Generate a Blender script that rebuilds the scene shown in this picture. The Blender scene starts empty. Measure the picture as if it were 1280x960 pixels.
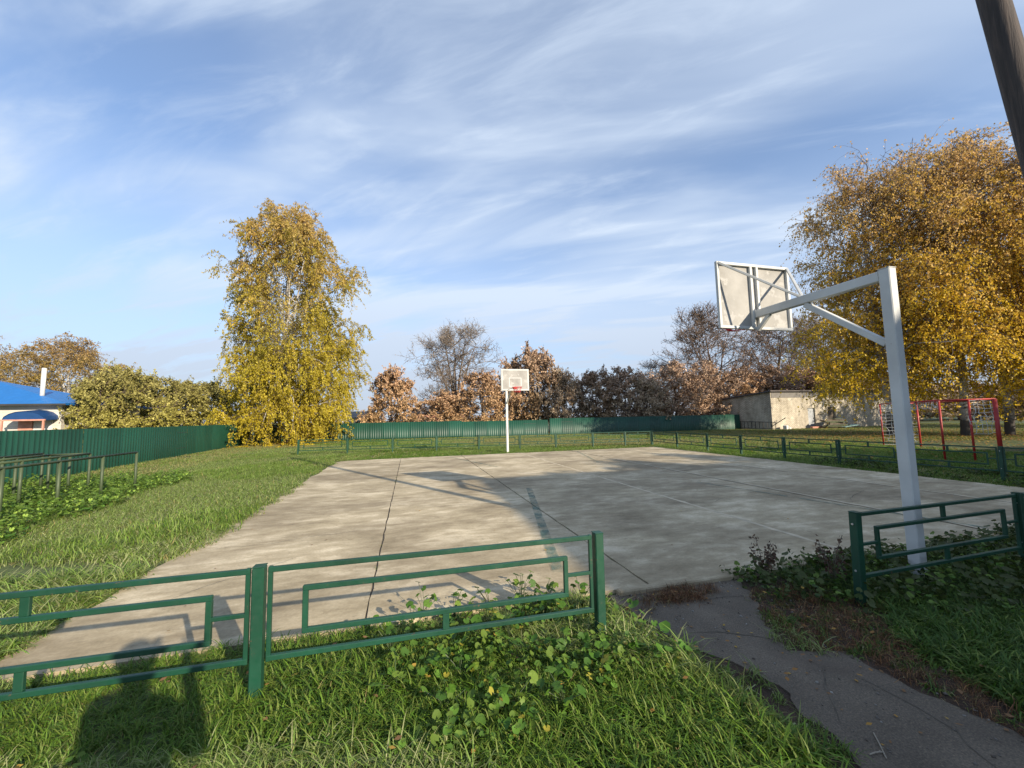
import bpy, bmesh, math
import numpy as np
from mathutils import Vector, Matrix

SC = bpy.context.scene
COL = SC.collection
RNG = np.random.default_rng(7)
PI = math.pi

# ------------------------------------------------------------------ camera
F_PX, IMG_W, IMG_H = 490.0, 1280.0, 960.0
CAM_H = 1.7
YAW, PITCH, ROLL = math.radians(14.7), math.atan(42 / F_PX), math.radians(1.2)
_fw = np.array([math.sin(YAW) * math.cos(PITCH), math.cos(YAW) * math.cos(PITCH), math.sin(PITCH)])
_r0 = np.array([math.cos(YAW), -math.sin(YAW), 0.0])
_u0 = np.cross(_r0, _fw)
_rt = _r0 * math.cos(ROLL) - _u0 * math.sin(ROLL)
_up = _r0 * math.sin(ROLL) + _u0 * math.cos(ROLL)
cam_data = bpy.data.cameras.new('camera')
cam = bpy.data.objects.new('camera', cam_data)
COL.objects.link(cam)
cam.matrix_world = Matrix(((_rt[0], _up[0], -_fw[0], 0), (_rt[1], _up[1], -_fw[1], 0), (_rt[2], _up[2], -_fw[2], CAM_H), (0, 0, 0, 1)))
cam_data.sensor_width = 36.0
cam_data.lens = 36.0 * F_PX / IMG_W
cam_data.clip_start = 0.02
cam_data.clip_end = 3000
SC.camera = cam

def ray(x, y):
    return _rt * (x - 640) / F_PX + _fw - _up * (y - 480) / F_PX
def gp(x, y, z=0.0):                      # pixel of the photograph -> point on the ground
    d = ray(x, y); t = (z - CAM_H) / d[2]
    return d * t + np.array([0, 0, CAM_H])
def at_depth(x, y, dep):                  # pixel -> point at a given distance along the view axis
    return ray(x, y) * dep + np.array([0, 0, CAM_H])

# ------------------------------------------------------------------ light, sky, exposure
SUN_EL, SUN_AZ = math.radians(22.0), math.radians(151.5)       # azimuth clockwise from +Y
w = bpy.data.worlds.new('World'); SC.world = w; w.use_nodes = True
SKY_A, SKY_B = (15.0, 8.0, 0), (-7.4, 13.5, 0)
def build_world():
    nt = w.node_tree; N = nt.nodes; L = nt.links
    bg = N['Background']
    sky = N.new('ShaderNodeTexSky'); sky.sky_type = 'NISHITA'; sky.sun_disc = False
    sky.sun_elevation = SUN_EL; sky.sun_rotation = SUN_AZ
    sky.air_density = 1.0; sky.dust_density = 0.25; sky.ozone_density = 4.0
    tc = N.new('ShaderNodeTexCoord')
    sep = N.new('ShaderNodeSeparateXYZ'); L.new(tc.outputs['Generated'], sep.inputs[0])
    zc = N.new('ShaderNodeMath'); zc.operation = 'MAXIMUM'; zc.inputs[1].default_value = 0.0; L.new(sep.outputs[2], zc.inputs[0])
    za = N.new('ShaderNodeMath'); za.operation = 'ADD'; za.inputs[1].default_value = 0.16; L.new(zc.outputs[0], za.inputs[0])
    dx = N.new('ShaderNodeMath'); dx.operation = 'DIVIDE'; L.new(sep.outputs[0], dx.inputs[0]); L.new(za.outputs[0], dx.inputs[1])
    dy = N.new('ShaderNodeMath'); dy.operation = 'DIVIDE'; L.new(sep.outputs[1], dy.inputs[0]); L.new(za.outputs[0], dy.inputs[1])
    cb = N.new('ShaderNodeCombineXYZ'); L.new(dx.outputs[0], cb.inputs[0]); L.new(dy.outputs[0], cb.inputs[1])
    def layer(rot, sx, sy, off, scale, detail, rough, dist, lo, hi):
        mp = N.new('ShaderNodeMapping'); mp.vector_type = 'TEXTURE'
        mp.inputs['Rotation'].default_value = (0, 0, math.radians(rot))
        mp.inputs['Scale'].default_value = (1 / sx, 1 / sy, 1); mp.inputs['Location'].default_value = off
        L.new(cb.outputs[0], mp.inputs[0])
        n = N.new('ShaderNodeTexNoise'); n.inputs['Scale'].default_value = scale; n.inputs['Detail'].default_value = detail
        n.inputs['Roughness'].default_value = rough; n.inputs['Distortion'].default_value = dist
        L.new(mp.outputs[0], n.inputs['Vector'])
        r = N.new('ShaderNodeMapRange'); r.interpolation_type = 'SMOOTHSTEP'
        r.inputs[1].default_value = lo; r.inputs[2].default_value = hi; L.new(n.outputs['Fac'], r.inputs[0])
        return r.outputs[0]
    a = layer(-34, 0.42, 1.0, SKY_A, 1.0, 4, 0.48, 0.4, 0.45, 0.74)     # broad veils
    b = layer(-31, 0.50, 1.5, SKY_B, 1.4, 5, 0.50, 0.6, 0.44, 0.80)      # streaks
    c3 = layer(-33, 0.85, 3.0, (2.2, 5.1, 0), 2.1, 8, 0.60, 0.5, 0.46, 0.78)     # fine wisps
    mw = N.new('ShaderNodeMath'); mw.operation = 'MULTIPLY_ADD'; mw.inputs[1].default_value = 0.30; L.new(c3, mw.inputs[0])
    m1 = N.new('ShaderNodeMath'); m1.operation = 'MULTIPLY'; L.new(b, m1.inputs[0]); m1.inputs[1].default_value = 0.80; L.new(m1.outputs[0], mw.inputs[2]); m1 = mw
    m2 = N.new('ShaderNodeMath'); m2.operation = 'MULTIPLY_ADD'; L.new(a, m2.inputs[0]); m2.inputs[1].default_value = 0.48; L.new(m1.outputs[0], m2.inputs[2])
    # thin high haze: denser towards the horizon everywhere
    hz = N.new('ShaderNodeMapRange'); hz.inputs[1].default_value = 0.0; hz.inputs[2].default_value = 0.50
    hz.inputs[3].default_value = 0.96; hz.inputs[4].default_value = 0.20; L.new(zc.outputs[0], hz.inputs[0])
    m3 = N.new('ShaderNodeMath'); m3.operation = 'ADD'; m3.use_clamp = True; L.new(m2.outputs[0], m3.inputs[0]); L.new(hz.outputs[0], m3.inputs[1])
    m4 = N.new('ShaderNodeMath'); m4.operation = 'MULTIPLY'; L.new(m3.outputs[0], m4.inputs[0]); m4.inputs[1].default_value = 0.95
    ccol = N.new('ShaderNodeMix'); ccol.data_type = 'RGBA'; ch = N.new('ShaderNodeMapRange'); ch.inputs[2].default_value = 0.30; L.new(zc.outputs[0], ch.inputs[0])
    L.new(ch.outputs[0], ccol.inputs[0]); ccol.inputs[6].default_value = (2.75, 3.1, 3.75, 1); ccol.inputs[7].default_value = (3.8, 4.4, 5.25, 1)
    mix = N.new('ShaderNodeMix'); mix.data_type = 'RGBA'
    L.new(m4.outputs[0], mix.inputs[0]); tn = N.new('ShaderNodeMix'); tn.data_type = 'RGBA'; tn.blend_type = 'MULTIPLY'; tn.inputs[0].default_value = 1.0; tn.inputs[7].default_value = (0.92, 1.02, 1.10, 1); L.new(sky.outputs[0], tn.inputs[6]); L.new(tn.outputs[2], mix.inputs[6]); L.new(ccol.outputs[2], mix.inputs[7])
    L.new(mix.outputs[2], bg.inputs[0]); bg.inputs[1].default_value = 0.12
build_world()
sun_d = bpy.data.lights.new('sun', 'SUN'); sun_d.energy = 4.9; sun_d.angle = math.radians(0.55); sun_d.color = (1.0, 0.87, 0.68)
sun = bpy.data.objects.new('sun', sun_d); COL.objects.link(sun)
_sd = Vector((math.sin(SUN_AZ) * math.cos(SUN_EL), math.cos(SUN_AZ) * math.cos(SUN_EL), math.sin(SUN_EL)))
sun.rotation_euler = _sd.to_track_quat('Z', 'Y').to_euler()
sun.location = (20, -30, 30)
SC.view_settings.view_transform = 'Standard'; SC.view_settings.look = 'None'
SC.view_settings.exposure = 0.70; SC.view_settings.gamma = 1.0; SC.view_settings.use_curve_mapping = False
SC.render.engine = 'CYCLES'
SC.cycles.max_bounces = 6; SC.cycles.transparent_max_bounces = 12
SC.cycles.use_denoising = True

# ------------------------------------------------------------------ materials
def new_mat(name):
    m = bpy.data.materials.new(name); m.use_nodes = True
    return m, m.node_tree.nodes, m.node_tree.links, m.node_tree.nodes['Principled BSDF']
def noise_node(N, L, vec, scale, detail=4, rough=0.55, dist=0.0):
    n = N.new('ShaderNodeTexNoise'); n.inputs['Scale'].default_value = scale; n.inputs['Detail'].default_value = detail
    n.inputs['Roughness'].default_value = rough; n.inputs['Distortion'].default_value = dist
    if vec is not None: L.new(vec, n.inputs['Vector'])
    return n.outputs['Fac']
def ramp(N, L, fac, stops):
    r = N.new('ShaderNodeValToRGB'); e = r.color_ramp.elements
    while len(e) > 1: e.remove(e[-1])
    for i, (p, c) in enumerate(stops):
        k = e[0] if i == 0 else e.new(p)
        k.position = p; k.color = (*c, 1) if len(c) == 3 else c
    L.new(fac, r.inputs[0]); return r.outputs[0]
def mixc(N, L, fac, a, b, mode='MIX'):
    m = N.new('ShaderNodeMix'); m.data_type = 'RGBA'; m.blend_type = mode
    for s, v in ((0, fac), (6, a), (7, b)):
        if isinstance(v, (int, float)): m.inputs[s].default_value = v
        elif isinstance(v, tuple): m.inputs[s].default_value = (*v, 1) if len(v) == 3 else v
        else: L.new(v, m.inputs[s])
    return m.outputs[2]
def bump(N, L, b, h, strength, dist=0.02):
    n = N.new('ShaderNodeBump'); n.inputs['Strength'].default_value = strength; n.inputs['Distance'].default_value = dist
    L.new(h, n.inputs['Height']); L.new(n.outputs[0], b.inputs['Normal'])
def pos(N):
    return N.new('ShaderNodeNewGeometry').outputs['Position']
def mapping(N, L, vec, scale=(1, 1, 1), rot=0.0):
    m = N.new('ShaderNodeMapping'); m.inputs['Scale'].default_value = scale; m.inputs['Rotation'].default_value = (0, 0, rot)
    L.new(vec, m.inputs[0]); return m.outputs[0]

MATS = {}
def worn_paint(name, base, chip, rough=0.4, chip_lo=0.66, dirt=0.25, scale=9):
    m, N, L, b = new_mat(name); p = pos(N)
    big = noise_node(N, L, p, 2.2, 5); fine = noise_node(N, L, p, scale, 8, 0.7)
    tone = ramp(N, L, big, [(0.3, tuple(c * (1 - dirt) for c in base)), (0.7, tuple(min(1, c * (1 + dirt)) for c in base))])
    f = ramp(N, L, fine, [(chip_lo, (0, 0, 0)), (chip_lo + 0.04, (1, 1, 1))])
    L.new(mixc(N, L, f, tone, chip), b.inputs['Base Color'])
    rr = ramp(N, L, fine, [(0.3, (rough, ) * 3), (0.8, (min(1, rough + 0.3), ) * 3)]); L.new(rr, b.inputs['Roughness'])
    bump(N, L, b, fine, 0.12, 0.004)
    MATS[name] = m; return m
worn_paint('green_paint', (0.007, 0.052, 0.029), (0.13, 0.06, 0.035), 0.38, 0.645, 0.3, 22)
worn_paint('olive_paint', (0.05, 0.072, 0.032), (0.11, 0.06, 0.035), 0.45, 0.72)
worn_paint('white_paint', (0.52, 0.53, 0.52), (0.22, 0.12, 0.07), 0.5, 0.665, 0.14, 7)
worn_paint('red_paint', (0.36, 0.022, 0.018), (0.20, 0.09, 0.06), 0.4, 0.72)
worn_paint('grey_board', (0.33, 0.32, 0.30), (0.42, 0.41, 0.39), 0.7, 0.56, 0.22, 3)
worn_paint('grey_metal', (0.34, 0.36, 0.38), (0.2, 0.12, 0.08), 0.4, 0.75)
worn_paint('dark_metal', (0.035, 0.033, 0.032), (0.12, 0.06, 0.04), 0.55, 0.66)
worn_paint('pink_paint', (0.52, 0.25, 0.18), (0.3, 0.2, 0.15), 0.5, 0.75)
worn_paint('teal_paint', (0.20, 0.32, 0.30), (0.25, 0.2, 0.15), 0.5, 0.7)
worn_paint('timber', (0.13, 0.105, 0.08), (0.22, 0.19, 0.15), 0.8, 0.6, 0.3, 20)
worn_paint('slate_roof', (0.09, 0.08, 0.078), (0.16, 0.15, 0.14), 0.85, 0.6, 0.3, 12)
worn_paint('blue_roof', (0.012, 0.14, 0.42), (0.02, 0.16, 0.42), 0.35, 0.8, 0.08)
worn_paint('dark_blue', (0.01, 0.05, 0.16), (0.02, 0.06, 0.15), 0.35, 0.8, 0.1)
worn_paint('net_cord', (0.55, 0.55, 0.52), (0.4, 0.4, 0.38), 0.8, 0.7)
worn_paint('red_net', (0.55, 0.02, 0.03), (0.4, 0.02, 0.03), 0.7, 0.7)

def sheet_mat():
    m, N, L, b = new_mat('green_sheet'); p = pos(N)
    n1 = noise_node(N, L, p, 0.8, 4); n2 = noise_node(N, L, mapping(N, L, p, (3, 3, 0.35)), 4, 6, 0.65)
    oi = N.new('ShaderNodeObjectInfo')
    c = ramp(N, L, n1, [(0.3, (0.006, 0.048, 0.028)), (0.7, (0.009, 0.062, 0.038))])
    hs = N.new('ShaderNodeHueSaturation'); L.new(c, hs.inputs['Color'])
    mr = N.new('ShaderNodeMapRange'); L.new(oi.outputs['Random'], mr.inputs[0]); mr.inputs[3].default_value = 0.82; mr.inputs[4].default_value = 1.18
    L.new(mr.outputs[0], hs.inputs['Value'])
    d = ramp(N, L, n2, [(0.60, (0, 0, 0)), (0.85, (0.35, 0.35, 0.35))])
    L.new(mixc(N, L, d, hs.outputs[0], (0.05, 0.075, 0.055)), b.inputs['Base Color'])
    b.inputs['Roughness'].default_value = 0.5
    MATS['green_sheet'] = m
sheet_mat()

def concrete_mat():
    m, N, L, b = new_mat('concrete'); p = pos(N)
    oi = N.new('ShaderNodeObjectInfo')
    st = mapping(N, L, p, (0.55, 1.0, 1), 0.12)
    big = noise_node(N, L, st, 0.55, 5, 0.55, 0.6)
    mA = noise_node(N, L, mapping(N, L, p, (0.8, 1.25, 1), 0.15), 0.95, 9, 0.68, 0.15)
    mB = noise_node(N, L, mapping(N, L, p, (0.9, 2.2, 1), 0.05), 2.6, 8, 0.68, 0.1)
    mm = N.new('ShaderNodeMath'); mm.operation = 'MULTIPLY_ADD'; mm.inputs[1].default_value = 0.42; L.new(mB, mm.inputs[0])
    m0 = N.new('ShaderNodeMath'); m0.operation = 'MULTIPLY'; m0.inputs[1].default_value = 0.58; L.new(mA, m0.inputs[0]); L.new(m0.outputs[0], mm.inputs[2]); mid = mm.outputs[0]
    fine = noise_node(N, L, p, 38, 6, 0.7)
    base = ramp(N, L, mid, [(0.36, (0.265, 0.212, 0.130)), (0.45, (0.365, 0.298, 0.188)), (0.52, (0.455, 0.378, 0.248)), (0.57, (0.575, 0.488, 0.335)), (0.68, (0.69, 0.60, 0.43))])
    stain = ramp(N, L, big, [(0.36, (0.66, 0.64, 0.62)), (0.60, (1.05, 1.05, 1.05))])
    c = mixc(N, L, 1.0, base, stain, 'MULTIPLY')
    mr = N.new('ShaderNodeMapRange'); L.new(oi.outputs['Random'], mr.inputs[0]); mr.inputs[3].default_value = 0.92; mr.inputs[4].default_value = 1.08
    hs = N.new('ShaderNodeHueSaturation'); L.new(c, hs.inputs['Color']); L.new(mr.outputs[0], hs.inputs['Value'])
    g = ramp(N, L, fine, [(0.25, (0.80, 0.80, 0.80)), (0.75, (1.15, 1.15, 1.15))])
    c = mixc(N, L, 1.0, hs.outputs[0], g, 'MULTIPLY')
    pit = ramp(N, L, noise_node(N, L, p, 9, 9, 0.75), [(0.30, (0.62, 0.60, 0.57)), (0.42, (1, 1, 1)), (0.66, (1, 1, 1)), (0.76, (1.22, 1.21, 1.18))])
    c = mixc(N, L, 1.0, c, pit, 'MULTIPLY')
    L.new(c, b.inputs['Base Color'])
    b.inputs['Roughness'].default_value = 0.88
    bump(N, L, b, fine, 0.25, 0.004)
    MATS['concrete'] = m
concrete_mat()

def asphalt_mat():
    m, N, L, b = new_mat('asphalt'); p = pos(N)
    fine = noise_node(N, L, p, 95, 5, 0.75); mid = noise_node(N, L, p, 2.3, 6, 0.6)
    c = ramp(N, L, mid, [(0.3, (0.090, 0.071, 0.050)), (0.7, (0.165, 0.132, 0.095))])
    g = ramp(N, L, fine, [(0.3, (0.40, 0.40, 0.40)), (0.55, (1.0, 1.0, 1.0)), (0.66, (1.5, 1.46, 1.4)), (0.74, (3.0, 2.9, 2.8))])
    c = mixc(N, L, 1.0, c, g, 'MULTIPLY')
    du = ramp(N, L, noise_node(N, L, p, 1.1, 5, 0.6, 0.5), [(0.55, (0, 0, 0)), (0.72, (0.7, 0.7, 0.7))])
    L.new(mixc(N, L, du, c, (0.085, 0.060, 0.042)), b.inputs['Base Color'])
    b.inputs['Roughness'].default_value = 0.82; bump(N, L, b, fine, 0.6, 0.006)
    MATS['asphalt'] = m
asphalt_mat()

def ground_mat():
    m, N, L, b = new_mat('soil_and_turf'); p = pos(N)
    n1 = noise_node(N, L, p, 0.35, 6, 0.6); n2 = noise_node(N, L, p, 6, 8, 0.7); n3 = noise_node(N, L, p, 60, 4, 0.7)
    turf = ramp(N, L, n2, [(0.3, (0.035, 0.05, 0.012)), (0.55, (0.075, 0.105, 0.026)), (0.75, (0.13, 0.145, 0.055))])
    soil = ramp(N, L, n2, [(0.3, (0.045, 0.03, 0.018)), (0.7, (0.11, 0.075, 0.045))])
    f = ramp(N, L, n1, [(0.48, (0, 0, 0)), (0.68, (0.7, 0.7, 0.7))])
    c = mixc(N, L, f, turf, soil)
    g = ramp(N, L, n3, [(0.3, (0.6, 0.6, 0.6)), (0.7, (1.25, 1.25, 1.25))])
    L.new(mixc(N, L, 1.0, c, g, 'MULTIPLY'), b.inputs['Base Color'])
    b.inputs['Roughness'].default_value = 0.95; bump(N, L, b, n2, 0.8, 0.03)
    MATS['turf'] = m
    m, N, L, b = new_mat('bare_soil'); p = pos(N)
    n2 = noise_node(N, L, p, 7, 8, 0.7); n3 = noise_node(N, L, p, 70, 5, 0.75)
    soil = ramp(N, L, n2, [(0.3, (0.035, 0.022, 0.014)), (0.55, (0.075, 0.045, 0.027)), (0.75, (0.11, 0.075, 0.045))])
    g = ramp(N, L, n3, [(0.3, (0.55, 0.55, 0.55)), (0.7, (1.3, 1.3, 1.3))])
    L.new(mixc(N, L, 1.0, soil, g, 'MULTIPLY'), b.inputs['Base Color'])
    b.inputs['Roughness'].default_value = 0.95; bump(N, L, b, n3, 0.9, 0.02)
    MATS['soil'] = m
ground_mat()

def attr_mat(name, rough, trans, spec=0.3):
    m, N, L, b = new_mat(name)
    a = N.new('ShaderNodeAttribute'); a.attribute_name = 'tint'
    L.new(a.outputs['Color'], b.inputs['Base Color']); b.inputs['Roughness'].default_value = rough
    b.inputs['Specular IOR Level'].default_value = spec
    if trans > 0:
        t = N.new('ShaderNodeBsdfTranslucent'); L.new(a.outputs['Color'], t.inputs[0])
        mx = N.new('ShaderNodeMixShader'); mx.inputs[0].default_value = trans
        L.new(b.outputs[0], mx.inputs[1]); L.new(t.outputs[0], mx.inputs[2])
        L.new(mx.outputs[0], N['Material Output'].inputs['Surface'])
    MATS[name] = m
attr_mat('leaf', 0.5, 0.48); attr_mat('blade', 0.55, 0.32, 0.3); attr_mat('dry_leaf', 0.75, 0.15)

def bark_mat(name, cols, band):
    m, N, L, b = new_mat(name); p = pos(N)
    n = noise_node(N, L, mapping(N, L, p, band), 5, 6, 0.65, 0.4)
    L.new(ramp(N, L, n, cols), b.inputs['Base Color']); b.inputs['Roughness'].default_value = 0.85
    bump(N, L, b, n, 0.5, 0.02); MATS[name] = m
bark_mat('birch_bark', [(0.34, (0.03, 0.027, 0.025)), (0.43, (0.30, 0.28, 0.26)), (0.52, (0.55, 0.53, 0.50))], (0.7, 0.7, 2.2))
def birch_base():
    m = MATS['birch_bark']; N = m.node_tree.nodes; L = m.node_tree.links; b = N['Principled BSDF']
    src = b.inputs['Base Color'].links[0].from_socket; tcn = N.new('ShaderNodeTexCoord'); sp = N.new('ShaderNodeSeparateXYZ'); L.new(tcn.outputs['Object'], sp.inputs[0])
    ad = N.new('ShaderNodeMath'); ad.operation = 'MULTIPLY_ADD'; ad.inputs[1].default_value = 2.2; L.new(noise_node(N, L, tcn.outputs['Object'], 3.0, 6, 0.7), ad.inputs[0]); L.new(sp.outputs[2], ad.inputs[2])
    f = ramp(N, L, ad.outputs[0], [(0.0, (0, 0, 0)), (1.0, (1, 1, 1))]); mr = N.new('ShaderNodeMapRange'); mr.inputs[1].default_value = 2.0; mr.inputs[2].default_value = 3.2; L.new(ad.outputs[0], mr.inputs[0])
    L.new(mixc(N, L, mr.outputs[0], (0.055, 0.047, 0.042), src), b.inputs['Base Color'])
birch_base()
bark_mat('grey_bark', [(0.3, (0.09, 0.072, 0.06)), (0.7, (0.22, 0.18, 0.15))], (2, 2, 0.5))
bark_mat('brown_bark', [(0.3, (0.07, 0.05, 0.038)), (0.7, (0.17, 0.125, 0.098))], (2, 2, 0.5))
bark_mat('pole_wood', [(0.25, (0.024, 0.021, 0.021)), (0.5, (0.05, 0.040, 0.037)), (0.75, (0.10, 0.072, 0.06))], (6, 6, 0.35))

def brick_mat(name, c1, c2, mortar, sc=(1, 1, 1), axis='XZ', stain=True):
    m, N, L, b = new_mat(name)
    tcn = N.new('ShaderNodeTexCoord')
    sp = N.new('ShaderNodeSeparateXYZ'); L.new(tcn.outputs['Object'], sp.inputs[0])
    ad = N.new('ShaderNodeMath'); ad.operation = 'ADD'; L.new(sp.outputs[0], ad.inputs[0]); L.new(sp.outputs[1], ad.inputs[1])
    cb = N.new('ShaderNodeCombineXYZ'); L.new(ad.outputs[0], cb.inputs[0]); L.new(sp.outputs[2], cb.inputs[1])
    br = N.new('ShaderNodeTexBrick'); L.new(cb.outputs[0], br.inputs['Vector'])
    br.inputs['Color1'].default_value = (*c1, 1); br.inputs['Color2'].default_value = (*c2, 1); br.inputs['Mortar'].default_value = (*mortar, 1)
    br.inputs['Scale'].default_value = 1.0; br.inputs['Brick Width'].default_value = 0.26; br.inputs['Row Height'].default_value = 0.10
    br.inputs['Mortar Size'].default_value = 0.016; br.inputs['Mortar Smooth'].default_value = 0.3
    c = br.outputs['Color']
    n = noise_node(N, L, mapping(N, L, tcn.outputs['Object'], (1, 1, 0.45)), 1.3, 7, 0.65)
    st = ramp(N, L, n, [(0.35, (0.62, 0.60, 0.58)), (0.62, (1.05, 1.05, 1.05))])
    c = mixc(N, L, 1.0, c, st, 'MULTIPLY')
    L.new(c, b.inputs['Base Color']); b.inputs['Roughness'].default_value = 0.9
    bump(N, L, b, br.outputs['Fac'], -0.5, 0.01); MATS[name] = m
brick_mat('white_brick', (0.66, 0.60, 0.48), (0.50, 0.45, 0.36), (0.22, 0.20, 0.17))
brick_mat('caster_brick', (0.40, 0.33, 0.27), (0.34, 0.27, 0.22), (0.3, 0.28, 0.26))
def siding_mat():
    m, N, L, b = new_mat('pale_siding'); tcn = N.new('ShaderNodeTexCoord')
    wv = N.new('ShaderNodeTexWave'); wv.wave_type = 'BANDS'; wv.bands_direction = 'Z'; wv.wave_profile = 'SAW'
    wv.inputs['Scale'].default_value = 1.6; wv.inputs['Distortion'].default_value = 0.0
    L.new(tcn.outputs['Object'], wv.inputs['Vector'])
    n = noise_node(N, L, tcn.outputs['Object'], 1.5, 5)
    c = ramp(N, L, n, [(0.3, (0.52, 0.48, 0.42)), (0.7, (0.64, 0.60, 0.53))])
    g = ramp(N, L, wv.outputs['Fac'], [(0.0, (0.62, 0.6, 0.58)), (0.12, (1, 1, 1))])
    L.new(mixc(N, L, 1.0, c, g, 'MULTIPLY'), b.inputs['Base Color']); b.inputs['Roughness'].default_value = 0.6
    bump(N, L, b, wv.outputs['Fac'], 0.6, 0.02); MATS['pale_siding'] = m
siding_mat()
def simple(name, col, rough=0.6, metal=0.0, var=0.15, sc=4):
    m, N, L, b = new_mat(name); n = noise_node(N, L, pos(N), sc, 5, 0.6)
    L.new(ramp(N, L, n, [(0.3, tuple(c * (1 - var) for c in col)), (0.7, tuple(min(1, c * (1 + var)) for c in col))]), b.inputs['Base Color'])
    b.inputs['Roughness'].default_value = rough; b.inputs['Metallic'].default_value = metal; MATS[name] = m
simple('window_glass', (0.03, 0.035, 0.04), 0.08); simple('jacket', (0.03, 0.035, 0.05), 0.8); simple('skin', (0.45, 0.27, 0.19), 0.5)
simple('trousers', (0.02, 0.022, 0.03), 0.85); simple('hair', (0.03, 0.02, 0.014), 0.6); simple('phone_body', (0.02, 0.02, 0.022), 0.25)
simple('white_plaster', (0.6, 0.59, 0.56), 0.8); simple('fibre_roof', (0.17, 0.16, 0.15), 0.85); simple('bolt_steel', (0.55, 0.56, 0.56), 0.35, 0.6)
simple('twig', (0.30, 0.26, 0.20), 0.8); simple('moss_tarp', (0.075, 0.085, 0.045), 0.8, 0, 0.5, 6); simple('pale_mortar', (0.52, 0.44, 0.31), 0.9, 0, 0.25, 6); simple('joint_filler', (0.10, 0.083, 0.062), 0.95, 0, 0.4, 14)

def court_paint():
    m, N, L, b = new_mat('court_paint'); p = pos(N)
    n = noise_node(N, L, p, 4.5, 8, 0.72); n2 = noise_node(N, L, p, 40, 4, 0.7)
    L.new(ramp(N, L, n2, [(0.3, (0.04, 0.135, 0.11)), (0.7, (0.075, 0.19, 0.16))]), b.inputs['Base Color']); b.inputs['Roughness'].default_value = 0.75
    L.new(ramp(N, L, n, [(0.40, (0.05, 0.05, 0.05)), (0.62, (0.62, 0.62, 0.62))]), b.inputs['Alpha']); MATS['court_paint'] = m
court_paint()

# ------------------------------------------------------------------ mesh helpers
def mesh_np(name, V, Fs, mat=None, tint=None, smooth=False):
    """V (n,3); Fs list of index arrays, each (k,m)."""
    me = bpy.data.meshes.new(name)
    V = np.asarray(V, np.float32).reshape(-1, 3)
    Fs = [np.asarray(f, np.int32) for f in Fs if len(f)]
    loops = np.concatenate([f.ravel() for f in Fs]); sizes = np.concatenate([np.full(len(f), f.shape[1], np.int32) for f in Fs])
    me.vertices.add(len(V)); me.vertices.foreach_set('co', V.ravel())
    me.loops.add(len(loops)); me.loops.foreach_set('vertex_index', loops)
    me.polygons.add(len(sizes)); st = np.zeros(len(sizes), np.int32); st[1:] = np.cumsum(sizes)[:-1]
    me.polygons.foreach_set('loop_start', st); me.polygons.foreach_set('loop_total', sizes)
    if smooth: me.polygons.foreach_set('use_smooth', np.ones(len(sizes), bool))
    me.update(calc_edges=True)
    if tint is not None:
        at = me.attributes.new('tint', 'FLOAT_COLOR', 'POINT')
        t = np.ones((len(V), 4), np.float32); t[:, :3] = tint; at.data.foreach_set('color', t.ravel())
    if mat: me.materials.append(MATS[mat])
    return me
def link(name, me, parent=None, loc=None, rot=None, scale=None):
    o = bpy.data.objects.new(name, me); COL.objects.link(o)
    if parent is not None: o.parent = parent
    if loc is not None: o.location = loc
    if rot is not None: o.rotation_euler = rot
    if scale is not None: o.scale = scale
    return o
def tag(o, label=None, cat=None, group=None, kind=None):
    if label: o['label'] = label
    if cat: o['category'] = cat
    if group: o['group'] = group
    if kind: o['kind'] = kind
    return o
def thing(name, label, cat, loc=(0, 0, 0), rz=0.0, group=None):
    return tag(link(name, None, None, loc, (0, 0, rz)), label, cat, group)

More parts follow.
